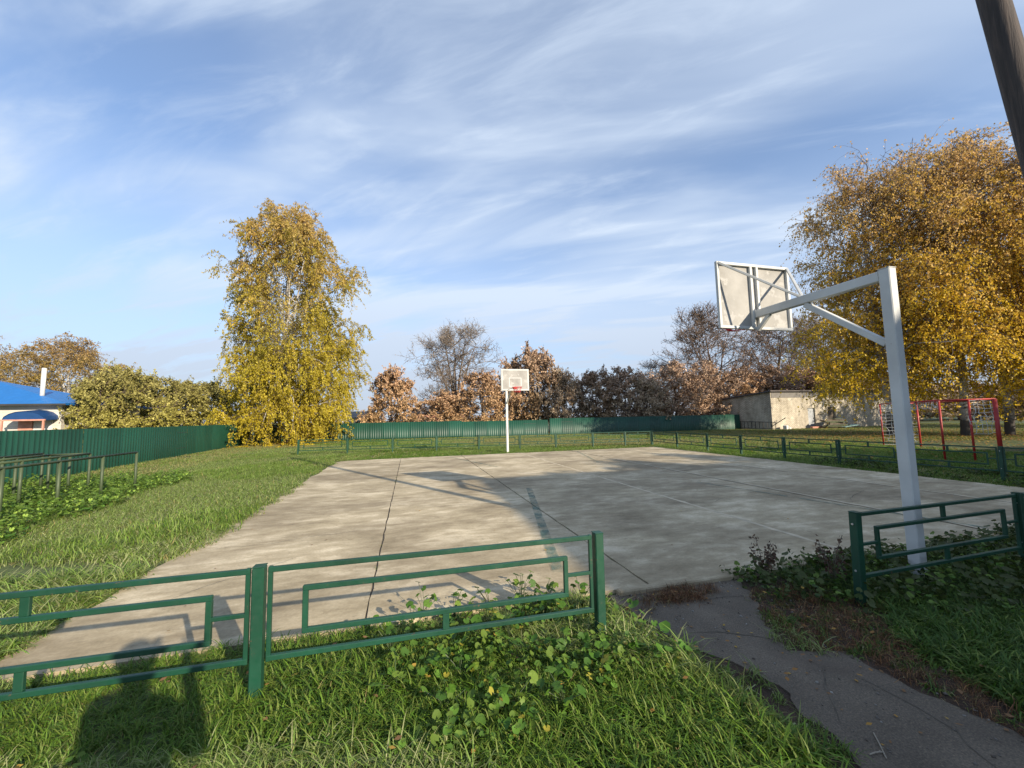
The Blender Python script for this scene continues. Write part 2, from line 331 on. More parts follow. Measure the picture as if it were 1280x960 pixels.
class MB:
    def __init__(s): s.bm = bmesh.new()
    def box(s, c, size, bevel=0.0, rz=0.0, M=None):
        r = bmesh.ops.create_cube(s.bm, size=1.0); v = r['verts']
        T = Matrix.Translation(c) @ (M if M is not None else Matrix.Rotation(rz, 4, 'Z')) @ Matrix.Diagonal((*size, 1))
        bmesh.ops.transform(s.bm, matrix=T, verts=v)
        if bevel > 0:
            es = list({e for vv in v for e in vv.link_edges})
            bmesh.ops.bevel(s.bm, geom=es, offset=bevel, segments=1, profile=0.5, affect='EDGES')
        return s
    def beam(s, a, b, wdt, hgt, bevel=0.0, up=(0, 0, 1)):
        a, b = Vector(a), Vector(b); d = b - a; x = d.normalized(); u = Vector(up)
        if abs(x.dot(u)) > 0.98: u = Vector((0, 1, 0))
        y = u.cross(x).normalized(); z = x.cross(y)
        M = Matrix((x, y, z)).transposed().to_4x4()
        return s.box((a + b) / 2, (d.length, wdt, hgt), bevel, M=M)
    def tube(s, pts, radii, n=10, cap=True):
        pts = [Vector(p) for p in pts]
        if not hasattr(radii, '__len__'): radii = [radii] * len(pts)
        rings = []; prev = None
        for i, p in enumerate(pts):
            d = (pts[min(i + 1, len(pts) - 1)] - pts[max(i - 1, 0)]).normalized()
            if prev is None:
                u = Vector((0, 0, 1)) if abs(d.z) < 0.9 else Vector((1, 0, 0))
                x = d.cross(u).normalized()
            else: x = (prev - d * prev.dot(d)).normalized()
            prev = x; y = d.cross(x)
            rings.append([s.bm.verts.new(p + (x * math.cos(t) + y * math.sin(t)) * radii[i]) for t in (2 * PI * k / n for k in range(n))])
        for a, b in zip(rings, rings[1:]):
            for k in range(n): s.bm.faces.new((a[k], a[(k + 1) % n], b[(k + 1) % n], b[k]))
        if cap: s.bm.faces.new(rings[0][::-1]); s.bm.faces.new(rings[-1])
        return s
    def poly(s, pts, faces):
        v = [s.bm.verts.new(p) for p in pts]
        for f in faces: s.bm.faces.new([v[i] for i in f])
        return s
    def prism(s, pts, z0, z1):
        n = len(pts); v = [s.bm.verts.new((x, y, z0)) for x, y in pts] + [s.bm.verts.new((x, y, z1)) for x, y in pts]
        s.bm.faces.new(v[:n][::-1]); s.bm.faces.new(v[n:])
        for k in range(n): s.bm.faces.new((v[k], v[(k + 1) % n], v[n + (k + 1) % n], v[n + k]))
        return s
    def mesh(s, name, mat, smooth=False):
        bmesh.ops.recalc_face_normals(s.bm, faces=s.bm.faces)
        me = bpy.data.meshes.new(name); s.bm.to_mesh(me); s.bm.free()
        me.materials.append(MATS[mat])
        if smooth:
            for p in me.polygons: p.use_smooth = True
        return me
    def obj(s, name, mat, parent=None, smooth=False, **k): return link(name, s.mesh(name, mat, smooth), parent, **k)

# ------------------------------------------------------------------ ground, court, path
tag(MB().poly([(-900, -900, 0), (900, -900, 0), (900, 900, 0), (-900, 900, 0)], [(0, 1, 2, 3)]).obj('ground', 'turf'), kind='structure')

JX = [-2.87, -0.36, 2.28, 5.02, 7.65, 10.2, 12.25]
CY0, CY1, CZ = 3.55, 18.05, 0.035
def vnoise(x, seed):
    r = np.random.default_rng(seed); k = r.normal(size=8); ph = r.uniform(0, 6.28, 8); fr = r.uniform(0.7, 7, 8)
    return sum(a * math.sin(f * x + p) for a, f, p in zip(k, fr, ph)) / 4
court = tag(link('court', None), 'weathered concrete basketball court of long slabs with worn green lines', kind='structure')
for i in range(6):
    x0, x1 = JX[i] + (0.010 if i else 0), JX[i + 1] - (0.010 if i < 5 else 0)
    ys = np.linspace(CY0, CY1, 60)
    left = [(x0 + (0.05 * vnoise(y, 3) if i == 0 else 0.008 * vnoise(y * 6, 20 + i)), y) for y in ys]
    right = [(x1 + (0.05 * vnoise(y, 5) if i == 5 else 0.008 * vnoise(y * 6, 40 + i)), y) for y in ys]
    if i == 0:                                              # the broken far corner
        left[-1] = (x0 + 0.35, CY1 - 0.05); left[-2] = (x0 + 0.12, ys[-2])
    MB().prism(left + right[::-1], -0.08, CZ + 0.004 * (i % 3 - 1)).obj('concrete_slab', 'concrete', court)
for i in range(1, 6):
    dk = i < 3
    MB().box((JX[i], (CY0 + CY1) / 2, CZ - (0.028 if dk else 0.019)), (0.05, CY1 - CY0 - 0.1, 0.03)).obj('joint_filler', 'joint_filler' if dk else 'pale_mortar', court)
    if not dk:                                             # smear of mortar along the tighter joints
        ys = np.linspace(CY0 + 0.1, CY1 - 0.1, 90); z = CZ + 0.0065
        le = [(JX[i] - 0.02 - 0.035 * abs(vnoise(y * 2.2, 80 + i)), y) for y in ys]; ri = [(JX[i] + 0.02 + 0.035 * abs(vnoise(y * 2.6, 90 + i)), y) for y in ys]
        MB().poly([(x, y, z) for x, y in le] + [(x, y, z) for x, y in ri], [(k, 90 + k, 91 + k, k + 1) for k in range(89)]).obj('mortar_smear', 'pale_mortar', court)
LZ = CZ + 0.008
def painted(a, b, wd=0.09):
    a, b = Vector((*a, LZ)), Vector((*b, LZ)); d = (b - a).normalized(); n = Vector((-d.y, d.x, 0)) * wd / 2
    MB().poly([a - n, b - n, b + n, a + n], [(0, 1, 2, 3)]).obj('painted_line', 'court_paint', court)
painted((1.55, 4.1), (2.72, 9.0), 0.13); painted((7.75, 3.75), (6.80, 8.3), 0.075)
painted((7.72, 17.5), (6.55, 12.9), 0.075); painted((1.7, 17.5), (2.9, 13.2), 0.075)
for xa, xb, dy in ((1.9, 3.28, 0.0), (3.3, 5.1, 0.02), (5.12, 7.6, -0.01)):
    MB().box(((xa + xb) / 2, CY0 - 0.055 + dy * 0.5, 0.0), (xb - xa - 0.02, 0.09, 0.11), 0.012).obj('edging_kerb', 'concrete', court)

def crack(parent, x, y, ang, length, wd, z, mat, seed):
    r = np.random.default_rng(seed); n = max(6, int(length / 0.12)); a = ang; pts = [(x, y)]
    for k in range(n):
        a += r.normal(0, 0.32); a += (ang - a) * 0.35; st = length / n * r.uniform(0.6, 1.4); pts.append((pts[-1][0] + st * math.cos(a), pts[-1][1] + st * math.sin(a)))
    V = []
    for k, (px_, py_) in enumerate(pts):
        q = wd * (1 - abs(2 * k / n - 1) ** 3) * r.uniform(0.5, 1.3) + 0.0008; V += [(px_ - math.sin(ang) * q, py_ + math.cos(ang) * q, z), (px_ + math.sin(ang) * q, py_ - math.cos(ang) * q, z)]
    MB().poly(V, [(2 * k, 2 * k + 1, 2 * k + 3, 2 * k + 2) for k in range(n)]).obj('crack', mat, parent)
for k, (x, y, a, ln) in enumerate(((-2.7, 6.2, 0.15, 2.2), (-0.3, 8.1, -0.12, 2.4), (5.1, 6.4, 0.1, 2.4), (-2.2, 4.6, 1.2, 1.4), (0.3, 11.5, 0.2, 1.8), (7.8, 5.5, 0.3, 2.2), (2.5, 8.7, 0.05, 2.4))):
    crack(court, x, y, a, ln, 0.0035, CZ + 0.0045 + (0.004 if a > 0 else 0.0045), 'joint_filler', 300 + k)
PATH_L = [(1.80, 3.49), (1.86, 3.1), (1.97, 2.6), (2.22, 2.2), (2.19, 1.9), (2.06, 1.5), (1.98, 0.8), (1.95, -1), (2.0, -8)]
PATH_R = [(3.24, 3.49), (3.05, 3.1), (2.80, 2.72), (2.60, 2.36), (2.97, 2.24), (2.95, 1.8), (3.06, 1.42), (3.12, 0.8), (3.15, -1), (3.2, -8)]
def wobble(pl, seed, amp=0.035):
    out = []
    for (a, b) in zip(pl, pl[1:]):
        n = max(2, int(math.hypot(b[0] - a[0], b[1] - a[1]) / 0.06)) if a[1] > 0 else 4
        for k in range(n):
            t = k / n; y = a[1] + (b[1] - a[1]) * t
            out.append((a[0] + (b[0] - a[0]) * t + amp * vnoise(y * 5, seed), y + amp * 0.4 * vnoise(y * 7 + a[0], seed + 1)))
    return out + [pl[-1]]
pl, pr = wobble(PATH_L, 60), wobble(PATH_R, 61)
MBp = MB(); MBp.prism(pl + pr[::-1], -0.05, 0.012)
path_o = tag(MBp.obj('path', 'asphalt'), 'old dark asphalt path with ragged edges leading onto the court', kind='structure')
for k, (x, y, a, ln) in enumerate(((2.25, 1.75, 0.5, 0.7), (2.1, 2.75, -0.35, 0.75), (2.6, 1.1, 1.35, 1.0), (2.35, 3.2, 0.1, 0.7), (2.2, 1.3, -0.2, 0.8))):
    crack(path_o, x, y, a, ln, 0.004, 0.0145, 'joint_filler', 330 + k)
soil_pts = wobble([(1.55, 3.5), (1.72, 2.7), (1.95, 2.1), (1.85, 1.4), (1.8, 0.6), (1.8, -8)], 70) + wobble([(3.7, 3.5), (3.85, 2.95), (3.85, 2.55), (3.45, 2.15), (3.3, 1.4), (3.4, -8)], 71)[::-1]
tag(MB().prism(soil_pts, -0.05, 0.004).obj('soil_verge', 'soil'), 'bare brown soil beside the asphalt path', kind='structure')

# ------------------------------------------------------------------ low green fences
POST_H, PL = 0.80, 2.2
_rail = MB().box((0, 0, 0), (PL, 0.030, 0.032), 0.004).mesh('rail', 'green_paint')
_end = MB().box((0, 0, 0), (0.025, 0.025, 0.57), 0.003).mesh('end_bar', 'green_paint')
_post = MB().box((0, 0, POST_H / 2 - 0.1), (0.068, 0.068, POST_H + 0.2), 0.006).mesh('post', 'green_paint')
_cap = MB().box((0, 0, 0), (0.071, 0.071, 0.006), 0.002).mesh('post_cap', 'green_paint')
_frame = MB().box((0, 0, 0.13), (1.80, 0.030, 0.032), 0.004).box((0, 0, -0.13), (1.80, 0.030, 0.032), 0.004) \
    .box((-0.884, 0, 0), (0.032, 0.0296, 0.230), 0.003).box((0.884, 0, 0), (0.032, 0.0296, 0.230), 0.003).mesh('meander_frame', 'green_paint')
_vs = MB().box((0, 0, 0), (0.045, 0.024, 0.104), 0.003).mesh('spacer', 'green_paint')
_hs = MB().box((0, 0, 0), (0.185, 0.024, 0.025), 0.003).mesh('spacer_bar', 'green_paint')
_bolt = MB().tube([(0, 0, 0), (0, -0.008, 0)], 0.009, 8).mesh('bolt', 'bolt_steel')
def low_fence(label, pts, omit=(), bolts=False):
    f = thing('low_fence', label, 'fence', (pts[0][0], pts[0][1], 0), group='low green fences round the court')
    o = Vector((pts[0][0], pts[0][1], 0)); r = np.random.default_rng(int(abs(pts[0][0] * 100 + pts[0][1] * 37)))
    for p in pts:
        tilt = (r.normal(0, 0.006), r.normal(0, 0.006), r.normal(0, 0.02))
        q = link('post', _post, f, Vector((p[0], p[1], 0)) - o, tilt); link('post_cap', _cap, q, (0, 0, POST_H + 0.003))
        if bolts:
            for bz in (0.30, 0.70): link('bolt', _bolt, q, (-0.034, 0.0, bz), (0, 0, -PI / 2))
    for i, (a, b) in enumerate(zip(pts, pts[1:])):
        a, b = Vector((*a, 0)), Vector((*b, 0)); d = b - a; n = d.normalized(); rz = math.atan2(d.y, d.x)
        span = d.length - 0.10; sx = span / PL; c = (a + b) / 2 - o; tl = r.normal(0, 0.004)
        kw = dict(rot=(0, tl, rz), scale=(sx, 1, 1)); off = lambda u, z: c + n * (u * sx) + Vector((0, 0, z - u * sx * tl))
        link('top_rail', _rail, f, off(0, 0.775), **kw); link('bottom_rail', _rail, f, off(0, 0.245), **kw)
        link('meander_frame', _frame, f, off(0, 0.51), **kw)
        for u in (-1.0875, 1.0875): link('end_bar', _end, f, off(u, 0.51), (0, 0, rz))
        om = omit if i == len(pts) - 2 else ()
        if 't' not in om: link('spacer', _vs, f, off(0, 0.7075 if True else 0), (0, 0, rz))
        link('spacer', _vs, f, off(0, 0.3125), (0, 0, rz))
        for u in ((-0.988, 0.988) if 'l' not in om else (0.988,)): link('spacer_bar', _hs, f, off(u, 0.515), (0, 0, rz), (sx, 1, 1))
    return f
low_fence('low green bar fence along the grass foreground, left of the asphalt path', [(-5.55, 2.95), (-3.23, 2.92), (-0.91, 2.88), (1.40, 2.85)], omit=('t', 'l'))
low_fence('low green bar fence beside the white post of the near hoop', [(3.82, 2.70), (6.19, 2.74), (8.5, 2.76)], bolts=True)
low_fence('low green bar fence running behind the far hoop post before the sheet fence',
          [(x, 22.3 - (x + 5.5) * 0.157) for x in (-5.5, -3.1, -0.85, 1.38, 3.58, 5.75, 7.7, 9.75, 11.55, 13.05)])
low_fence('low green bar fence between the court and the red goal', [(13.0, 19.22), (12.97, 17.1), (12.95, 15.0), (12.95, 13.15), (12.95, 11.25), (12.95, 9.40), (12.97, 7.75), (13.2, 6.02), (13.3, 4.2), (13.4, 2.4)], bolts=True)

# ------------------------------------------------------------------ basketball hoops
def hoop(label, x, y, s, tint):
    """s=+1: board towards +Y (near hoop); s=-1 towards -Y."""
    t = thing('basketball_hoop', label, 'hoop', (x, y, 0), 0 if s > 0 else PI, group='basketball hoops facing each other')
    W = 'white_paint'; by = 1.66
    MB().box((0, 0, 1.5), (0.105, 0.105, 3.4), 0.008).obj('post', W, t)
    MB().box((0, 0, 3.203), (0.108, 0.108, 0.006)).obj('post_cap', W, t)
    MB().box((0, 0.054 + (by - 0.09) / 2, 3.135), (0.085, by - 0.092, 0.11), 0.008).obj('arm', W, t)
    MB().beam((0, 0.06, 2.40), (0, 0.90, 3.07), 0.06, 0.07, 0.006).obj('brace', W, t)
    MB().beam((0, by - 0.035, 2.90), (0, by - 0.24, 3.085), 0.05, 0.05, 0.004).obj('brace', W, t)
    for sx in (-1, 1):
        MB().beam((sx * 0.63, by - 0.03, 3.87), (sx * 0.02, 0.95, 3.19), 0.03, 0.03, 0.003).obj('strut', W, t)
    bd = MB().box((0, by + 0.012, 3.40), (1.26, 0.018, 0.92)).obj('backboard', 'grey_board', t)
    fr = MB()
    for z in (2.93, 3.87): fr.box((0, by - 0.012, z), (1.31, 0.045, 0.04), 0.003)
    for xx in (-0.635, 0.635): fr.box((xx, by - 0.012, 3.40), (0.04, 0.0448, 0.898), 0.003)
    fr.obj('frame', W, bd)
    for xx in (-0.055, 0.055): MB().box((xx, by - 0.018, 3.40), (0.04, 0.04, 0.898), 0.003).obj('upright', W, bd)
    edge = MB(); fy = by + 0.0245
    for z, in ((3.845, ), (2.955, )): edge.box((0, fy, z), (1.25, 0.003, 0.04))
    for xx in (-0.605, 0.605): edge.box((xx, fy, 3.40), (0.04, 0.0028, 0.85))
    edge.obj('painted_border', W, bd)
    sq = MB()
    for z in (3.48, 3.10): sq.box((0, fy, z), (0.59, 0.003, 0.035))
    for xx in (-0.2775, 0.2775): sq.box((xx, fy, 3.29), (0.035, 0.0028, 0.345))
    sq.obj('target_square', W, bd)
    for xx in (-0.16, 0.16): MB().tube([(xx, fy - 0.001, 3.62), (xx, fy + 0.006, 3.62)], 0.022, 8).obj('bolt', W, bd)
    MB().box((0, by + 0.05, 3.03), (0.16, 0.07, 0.09), 0.006).obj('rim_bracket', 'red_paint', t)
    ring = [(0.225 * math.sin(a), by + 0.30 + 0.225 * math.cos(a), 3.05) for a in np.linspace(0, 2 * PI, 29)]
    rim = MB().tube(ring, 0.011, 6, cap=False).obj('rim', 'red_paint', t, True)
    nb = MB()
    for k in range(10):
        a = 2 * PI * k / 10
        P = lambda q, z, r: (r * math.sin(q), by + 0.30 + r * math.cos(q), z)
        if tint and k in (0, 1, 2, 8, 9) or not tint:
            hi = 2.80 if tint else 2.99
            nb.tube([P(a, 3.04, 0.22), P(a + 0.3, 2.92 if tint else 3.0, 0.17), P(a, hi, 0.13)], 0.007, 4)
            nb.tube([P(a, 3.04, 0.22), P(a - 0.3, 2.92 if tint else 3.0, 0.17), P(a, hi, 0.13)], 0.007, 4)
    tag(nb.obj('net', 'red_net', rim), kind='stuff')
    return t
hoop('white basketball hoop with square post and angled brace behind the low fence', 4.93, 2.92, 1, False)
hoop('white basketball hoop standing in front of the green sheet fence, red net hanging', 4.62, 18.72, -1, True)

# ------------------------------------------------------------------ sheet metal fences
def sheet_mesh(width, h):
    per = 0.192; n = int(round(width / per)); xs, ys = [], []
    for k in range(n):
        for u, d in ((0.0, 0), (0.105, 0), (0.122, 1), (0.175, 1)):
            xs.append(k * per + u); ys.append(-0.013 * d)
    xs.append(n * per); ys.append(0.0)
    xs, ys = np.array(xs) - n * per / 2, np.array(ys)
    m = len(xs); V = []
    for dy in (0.0, 0.004):
        for z in (0.03, h): V += [(a, b + dy, z) for a, b in zip(xs, ys)]
    i = np.arange(m - 1); f = [np.stack([i, i + 1, m + i + 1, m + i], 1), np.stack([2 * m + i + 1, 2 * m + i, 3 * m + i, 3 * m + i + 1], 1)]
    top = np.stack([m + i, m + i + 1, 3 * m + i + 1, 3 * m + i], 1)
    return mesh_np('sheet', V, f + [top], 'green_sheet')
_fpost = MB().box((0, 0.065, 0.75), (0.06, 0.06, 1.5)).mesh('post', 'dark_metal')
def sheet_fence(label, a, b, h, pw=1.152, steps=None):
    a, b = Vector((*a, 0)), Vector((*b, 0)); d = b - a; n = max(1, int(round(d.length / pw))); rz = math.atan2(d.y, d.x)
    t = thing('sheet_fence', label, 'fence', a, rz, 'green profiled sheet fences round the yard')
    me = sheet_mesh(pw, h); step = d.length / n; r = np.random.default_rng(int(h * 1000 + n))
    for k in range(n):
        dz = (steps(k * step) if steps else 0) + r.normal(0, 0.006)
        link('sheet_panel', me, t, ((k + 0.5) * step, r.normal(0, 0.004), dz), (0, r.normal(0, 0.002), 0), (step / pw, 1, 1))
        if k % 2 == 0: link('post', _fpost, t, (k * step, 0, 0))
    for z in (0.45, h - 0.35): MB().box((d.length / 2, 0.022, z), (d.length, 0.03, 0.04)).obj('rail', 'dark_metal', t)
    return t
sheet_fence('dark green corrugated sheet fence in front of the blue roofed house', (-10.5, 5.0), (-12.75, 37.3), 1.62)
sheet_fence('green corrugated sheet fence across the lawn behind the far hoop', (-12.6, 37.5), (12.6, 35.0), 1.46, steps=lambda s: 0.05 if s < 16.5 else -0.03)
sheet_fence('green corrugated sheet fence in tree shade, reaching to the brick shed', (12.75, 34.9), (33.2, 33.6), 1.55)

# ------------------------------------------------------------------ pipe frame on the left
def pipe_frame():
    t = thing('pipe_labyrinth', 'low olive green pipe labyrinth with posts on the grass by the sheet fence', 'play frame', (-6.7, 12.15, 0))
    o = np.array([-6.7, 12.15, 0]); hgt = 1.02
    rows = [([(-6.7, 12.15), (-6.7, 4.2)], 7, 0), ([(-7.75, 12.3), (-7.75, 9.6)], 3, 0), ([(-7.75, 9.6), (-9.25, 9.6)], 2, 1), ([(-9.25, 13.1), (-9.25, 6.8)], 6, 0),
            ([(-7.75, 12.3), (-8.55, 12.3)], 2, 1), ([(-7.9, 8.3), (-7.9, 4.6)], 4, 0), ([(-8.55, 12.3), (-8.55, 10.6)], 2, 1)]
    for ends, n, skip in rows:
        a, b = np.array([*ends[0], hgt]) - o, np.array([*ends[1], hgt]) - o
        MB().tube([a, b], 0.026, 8).obj('rail', 'olive_paint', t, True)
        for k in range(skip, n + 1):
            p = a + (b - a) * k / n
            MB().tube([(p[0], p[1], -0.1), (p[0], p[1], hgt - 0.004)], 0.03, 8).obj('post', 'olive_paint', t, True)
pipe_frame()

# ------------------------------------------------------------------ red goal
def goal():
    A, B = np.array([21.4, 13.5]), np.array([16.95, 9.0]); n = np.array([0.711, -0.703]); dep = 1.25; hg = 1.97
    t = thing('goal', 'red tube football goal with torn white net on the leaf covered grass', 'goal', (B[0], B[1], 0))
    L3 = lambda p, z: (p[0] - B[0], p[1] - B[1], z)
    C, D = B + n * dep, A + n * dep
    for p, r in ((A, 0.028), (B, 0.03), (C, 0.055), (D, 0.035), (B + n * 0.68, 0.03)):
        MB().tube([L3(p, -0.1), L3(p, hg)], r, 10).obj('post', 'red_paint', t, True)
    for p, q, r in ((A, B, 0.026), (C, D, 0.038), (B, C, 0.026), (A, D, 0.026)):
        MB().tube([L3(p, hg), L3(q, hg)], r, 8).obj('crossbar', 'red_paint', t, True)
    nb = MB(); rr = np.random.default_rng(5)
    def netpatch(p, q, z0, z1, nu, nv):
        g = [[np.array([*(p + (q - p) * i / nu), z1 + (z0 - z1) * j / nv]) - np.array([B[0], B[1], 0]) + rr.normal(0, 0.025, 3) for j in range(nv + 1)] for i in range(nu + 1)]
        for i in range(nu + 1):
            for j in range(nv + 1):
                if i < nu: nb.tube([g[i][j], g[i + 1][j]], 0.008, 3, False)
                if j < nv: nb.tube([g[i][j], g[i][j + 1]], 0.008, 3, False)
    netpatch(B + n * 0.68, C, 0.9, 1.94, 5, 8); netpatch(A, D, 0.1, 1.94, 7, 12); netpatch(A, B, 1.72, 1.94, 34, 2)
    tag(nb.obj('net', 'net_cord', t), kind='stuff')
goal()

# ------------------------------------------------------------------ utility pole
def pole():
    t = thing('utility_pole', 'weathered brown wooden utility pole leaning beside the court', 'pole', (5.0, 1.56, 0))
    pts = [(-0.036 * z, 0.066 * z, z) for z in np.linspace(-0.4, 8.6, 12)]
    MB().tube(pts, [0.106 - 0.0035 * z for z in np.linspace(0, 8.6, 12)], 20).obj('trunk', 'pole_wood', t, True)
    MB().beam((-0.31 - 0.6, 0.52, 8.2), (-0.31 + 0.6, 0.58, 8.2), 0.08, 0.1, 0.006).obj('crossarm', 'timber', t)
pole()

# ------------------------------------------------------------------ blue roofed house
def house():
    x1, y0 = -18.6, 27.3; wd, dp, ez = 16.0, 6.5, 2.95
    t = thing('blue_roof_house', 'pale sided house with a bright blue hipped roof behind the green fence', 'house', (x1, y0, 0))
    wall = MB().box((-wd / 2, dp / 2, ez / 2), (wd, dp, ez)).obj('wall', 'pale_siding', t)
    e = 0.45; rz = 1.55
    P = [(-wd - e, -e, ez - 0.05), (e, -e, ez - 0.05), (e, dp + e, ez - 0.05), (-wd - e, dp + e, ez - 0.05),
         (-wd + 5.0, dp / 2, ez + rz), (-5.6, dp / 2, ez + rz)]
    P2 = [(x, y, z + 0.10) for x, y, z in P]
    roof = MB().poly(P + P2, [(0, 1, 2, 3), (6, 7, 11, 10), (7, 8, 11), (8, 9, 10, 11), (9, 6, 10), (0, 1, 7, 6), (1, 2, 8, 7), (2, 3, 9, 8), (3, 0, 6, 9)]).obj('roof', 'blue_roof', t)
    MB().box((-wd / 2, -e - 0.012, ez - 0.02), (wd + 2 * e, 0.02, 0.10)).obj('fascia', 'dark_metal', roof)
    MB().tube([(-1.45, 0.75, ez + 0.2), (-1.45, 0.75, ez + 2.1)], 0.10, 14).obj('chimney', 'white_plaster', roof, True)
    cv = []
    for k in range(9):
        a = PI * k / 8; cv += [(-0.98 - 0.88 * math.cos(a), 0.0, 2.15 + 0.52 * math.sin(a)), (-0.98 - 0.88 * math.cos(a), -0.9, 2.10 + 0.48 * math.sin(a))]
    cn = MB().poly(cv + [(x, y, z - 0.03) for x, y, z in cv], [(2 * k, 2 * k + 1, 2 * k + 3, 2 * k + 2) for k in range(8)] + [(18 + 2 * k, 18 + 2 * k + 2, 18 + 2 * k + 3, 18 + 2 * k + 1) for k in range(8)]).obj('porch_canopy', 'dark_blue', t)
    MB().poly([(-0.98 - 0.88 * math.cos(PI * k / 8), -0.88, 2.11 + 0.46 * math.sin(PI * k / 8)) for k in range(9)], [tuple(range(9))]).obj('canopy_front', 'dark_blue', cn)
    MB().box((-0.98, -0.9, 2.10), (1.85, 0.06, 0.08)).obj('canopy_beam', 'pink_paint', cn)
    for xx in (-1.83, -0.13): MB().box((xx, -0.9, 1.03), (0.07, 0.07, 2.06)).obj('canopy_post', 'pink_paint', cn)
    MB().box((-1.5, -0.03, 1.05), (0.6, 0.06, 2.1)).obj('door', 'pink_paint', t)
    MB().box((-0.75, -0.02, 1.05), (0.8, 0.04, 2.1)).obj('porch_panel', 'white_plaster', t)
    for xx in (-3.6, -7.0, -10.0):
        wn = MB().box((xx, -0.03, 1.65), (0.45, 0.05, 1.1)).obj('window', 'white_plaster', t)
        for k in (-1, 1): MB().box((xx + k * 0.105, -0.058, 1.65), (0.17, 0.01, 0.96)).obj('pane', 'window_glass', wn)
house()

# ------------------------------------------------------------------ brick shed
def shed():
    X0, Y0, X1, Y1 = 34.15, 30.7, 50.0, 36.2
    t = thing('brick_shed', 'long pale brick shed with low sloping dark roof and grey metal door', 'shed', (X0, Y0, 0))
    w_, d_ = X1 - X0, Y1 - Y0; hf, hb = 3.68, 3.1
    sk = -0.9                                        # the left end runs slightly askew
    dx0, dw, dh = 4.55, 0.95, 2.05; ox0, ow, oh = 7.15, 1.05, 2.1
    # front wall as segments round the two openings
    wl = MB()
    for a, b, z0, z1 in ((0, dx0, 0, hf), (dx0, dx0 + dw, dh, hf), (dx0 + dw, ox0, 0, hf), (ox0, ox0 + ow, oh, hf), (ox0 + ow, w_, 0, hf)):
        wl.box(((a + b) / 2, 0.15, (z0 + z1) / 2), (b - a, 0.30, z1 - z0))
    wall = wl.obj('front_wall', 'white_brick', t)
    sw = MB()
    sw.poly([(0, 0.3, 0), (sk, d_, 0), (sk, d_, hb), (0, 0.3, hf), (0.3, 0.3, 0), (sk + 0.3, d_, 0), (sk + 0.3, d_, hb), (0.3, 0.3, hf)],
            [(0, 1, 2, 3), (4, 7, 6, 5), (0, 4, 5, 1), (3, 2, 6, 7), (1, 5, 6, 2), (0, 3, 7, 4)]).obj('side_wall', 'white_brick', t)
    MB().box((w_ / 2 + sk / 2, d_ - 0.15, hb / 2), (w_ - sk - 0.7, 0.3, hb)).obj('back_wall', 'white_brick', t)
    r = MB().poly([(-0.25, -0.25, hf + 0.02), (w_ + 0.3, -0.25, hf + 0.02), (w_ + 0.3, d_ + 0.3, hb - 0.0), (sk - 0.25, d_ + 0.3, hb),
                   (-0.25, -0.25, hf + 0.15), (w_ + 0.3, -0.25, hf + 0.15), (w_ + 0.3, d_ + 0.3, hb + 0.12), (sk - 0.25, d_ + 0.3, hb + 0.12)],
                  [(0, 3, 2, 1), (4, 5, 6, 7), (0, 1, 5, 4), (1, 2, 6, 5), (2, 3, 7, 6), (3, 0, 4, 7)]).obj('roof', 'slate_roof', t)
    for a, b in ((0.1, 4.5), (4.55, 7.9), (7.95, 12.0)): MB().box(((a + b) / 2, -0.014, hf - 0.30), (b - a, 0.03, 0.56)).obj('lintel_panel', 'fibre_roof', t)
    d = MB().box((dx0 + dw / 2, 0.16, dh / 2), (dw - 0.02, 0.05, dh - 0.02)).obj('door', 'grey_metal', t)
    MB().box((dx0 + dw - 0.15, 0.12, 1.0), (0.04, 0.04, 0.16)).obj('handle', 'dark_metal', d)
    for k in (0.55, 1.5): MB().box((dx0 + dw / 2, 0.13, k), (dw - 0.1, 0.012, 0.06)).obj('rib', 'grey_metal', d)
    MB().box((ox0 + ow / 2, 0.2, oh / 2), (ow - 0.02, 0.05, oh - 0.02)).obj('door', 'timber', t)
    # lattice frame lying along the side wall
    l = thing('lattice_rack', 'dark metal lattice rack lying along the side wall of the brick shed', 'rack', (X0 - 0.75, Y0 + 4.6, 0))
    MB().beam((-0.25, 0, 0.85), (0.45, -5.2, 0.72), 0.05, 0.05).obj('rail', 'dark_metal', l)
    MB().beam((-0.25, 0, 0.12), (0.45, -5.2, 0.12), 0.05, 0.05).obj('rail', 'dark_metal', l)
    for k in range(14):
        u = k / 13; MB().beam((-0.25 + 0.7 * u, -5.2 * u, 0.12), (-0.25 + 0.7 * u, -5.2 * u, 0.85 - 0.13 * u), 0.04, 0.04).obj('bar', 'dark_metal', l)
    MB().beam((0.4, -4.8, 0.3), (0.9, -5.9, 1.15), 0.06, 0.06).obj('leaning_bar', 'dark_metal', l)
    # junk by the door
    p = thing('board_pile', 'pile of old boards and a mossy tarpaulin in front of the shed doors', 'board pile', (X0 + 6.2, Y0 - 1.2, 0))
    rr = np.random.default_rng(11)
    for k in range(7):
        MB().box((rr.normal(0, 0.15), rr.normal(0, 0.1), 0.07 + k * 0.12), (2.3 + rr.normal(0, 0.3), 0.5, 0.09), 0.01, rr.normal(0, 0.15)).obj('board', 'moss_tarp' if k % 3 else 'timber', p)
    MB().box((0.2, 0, 0.93), (1.5, 0.7, 0.05), 0.01, 0.2).obj('tarpaulin', 'moss_tarp', p)
    q = thing('teal_sheet', 'pale teal board leaning on the pile before the shed', 'board', (X0 + 7.7, Y0 - 1.5, 0))
    MB().beam((-1.1, 0, 0.12), (1.0, 0.1, 0.30), 0.9, 0.05).obj('panel', 'teal_paint', q)
    MB().beam((-1.0, 0, 0.02), (0.9, 0.0, 0.02), 0.1, 0.06).obj('batten', 'timber', q)
    s = thing('brick_stack', 'small stack of bricks beside the grey shed door', 'bricks', (X0 + 4.55, Y0 - 0.8, 0))
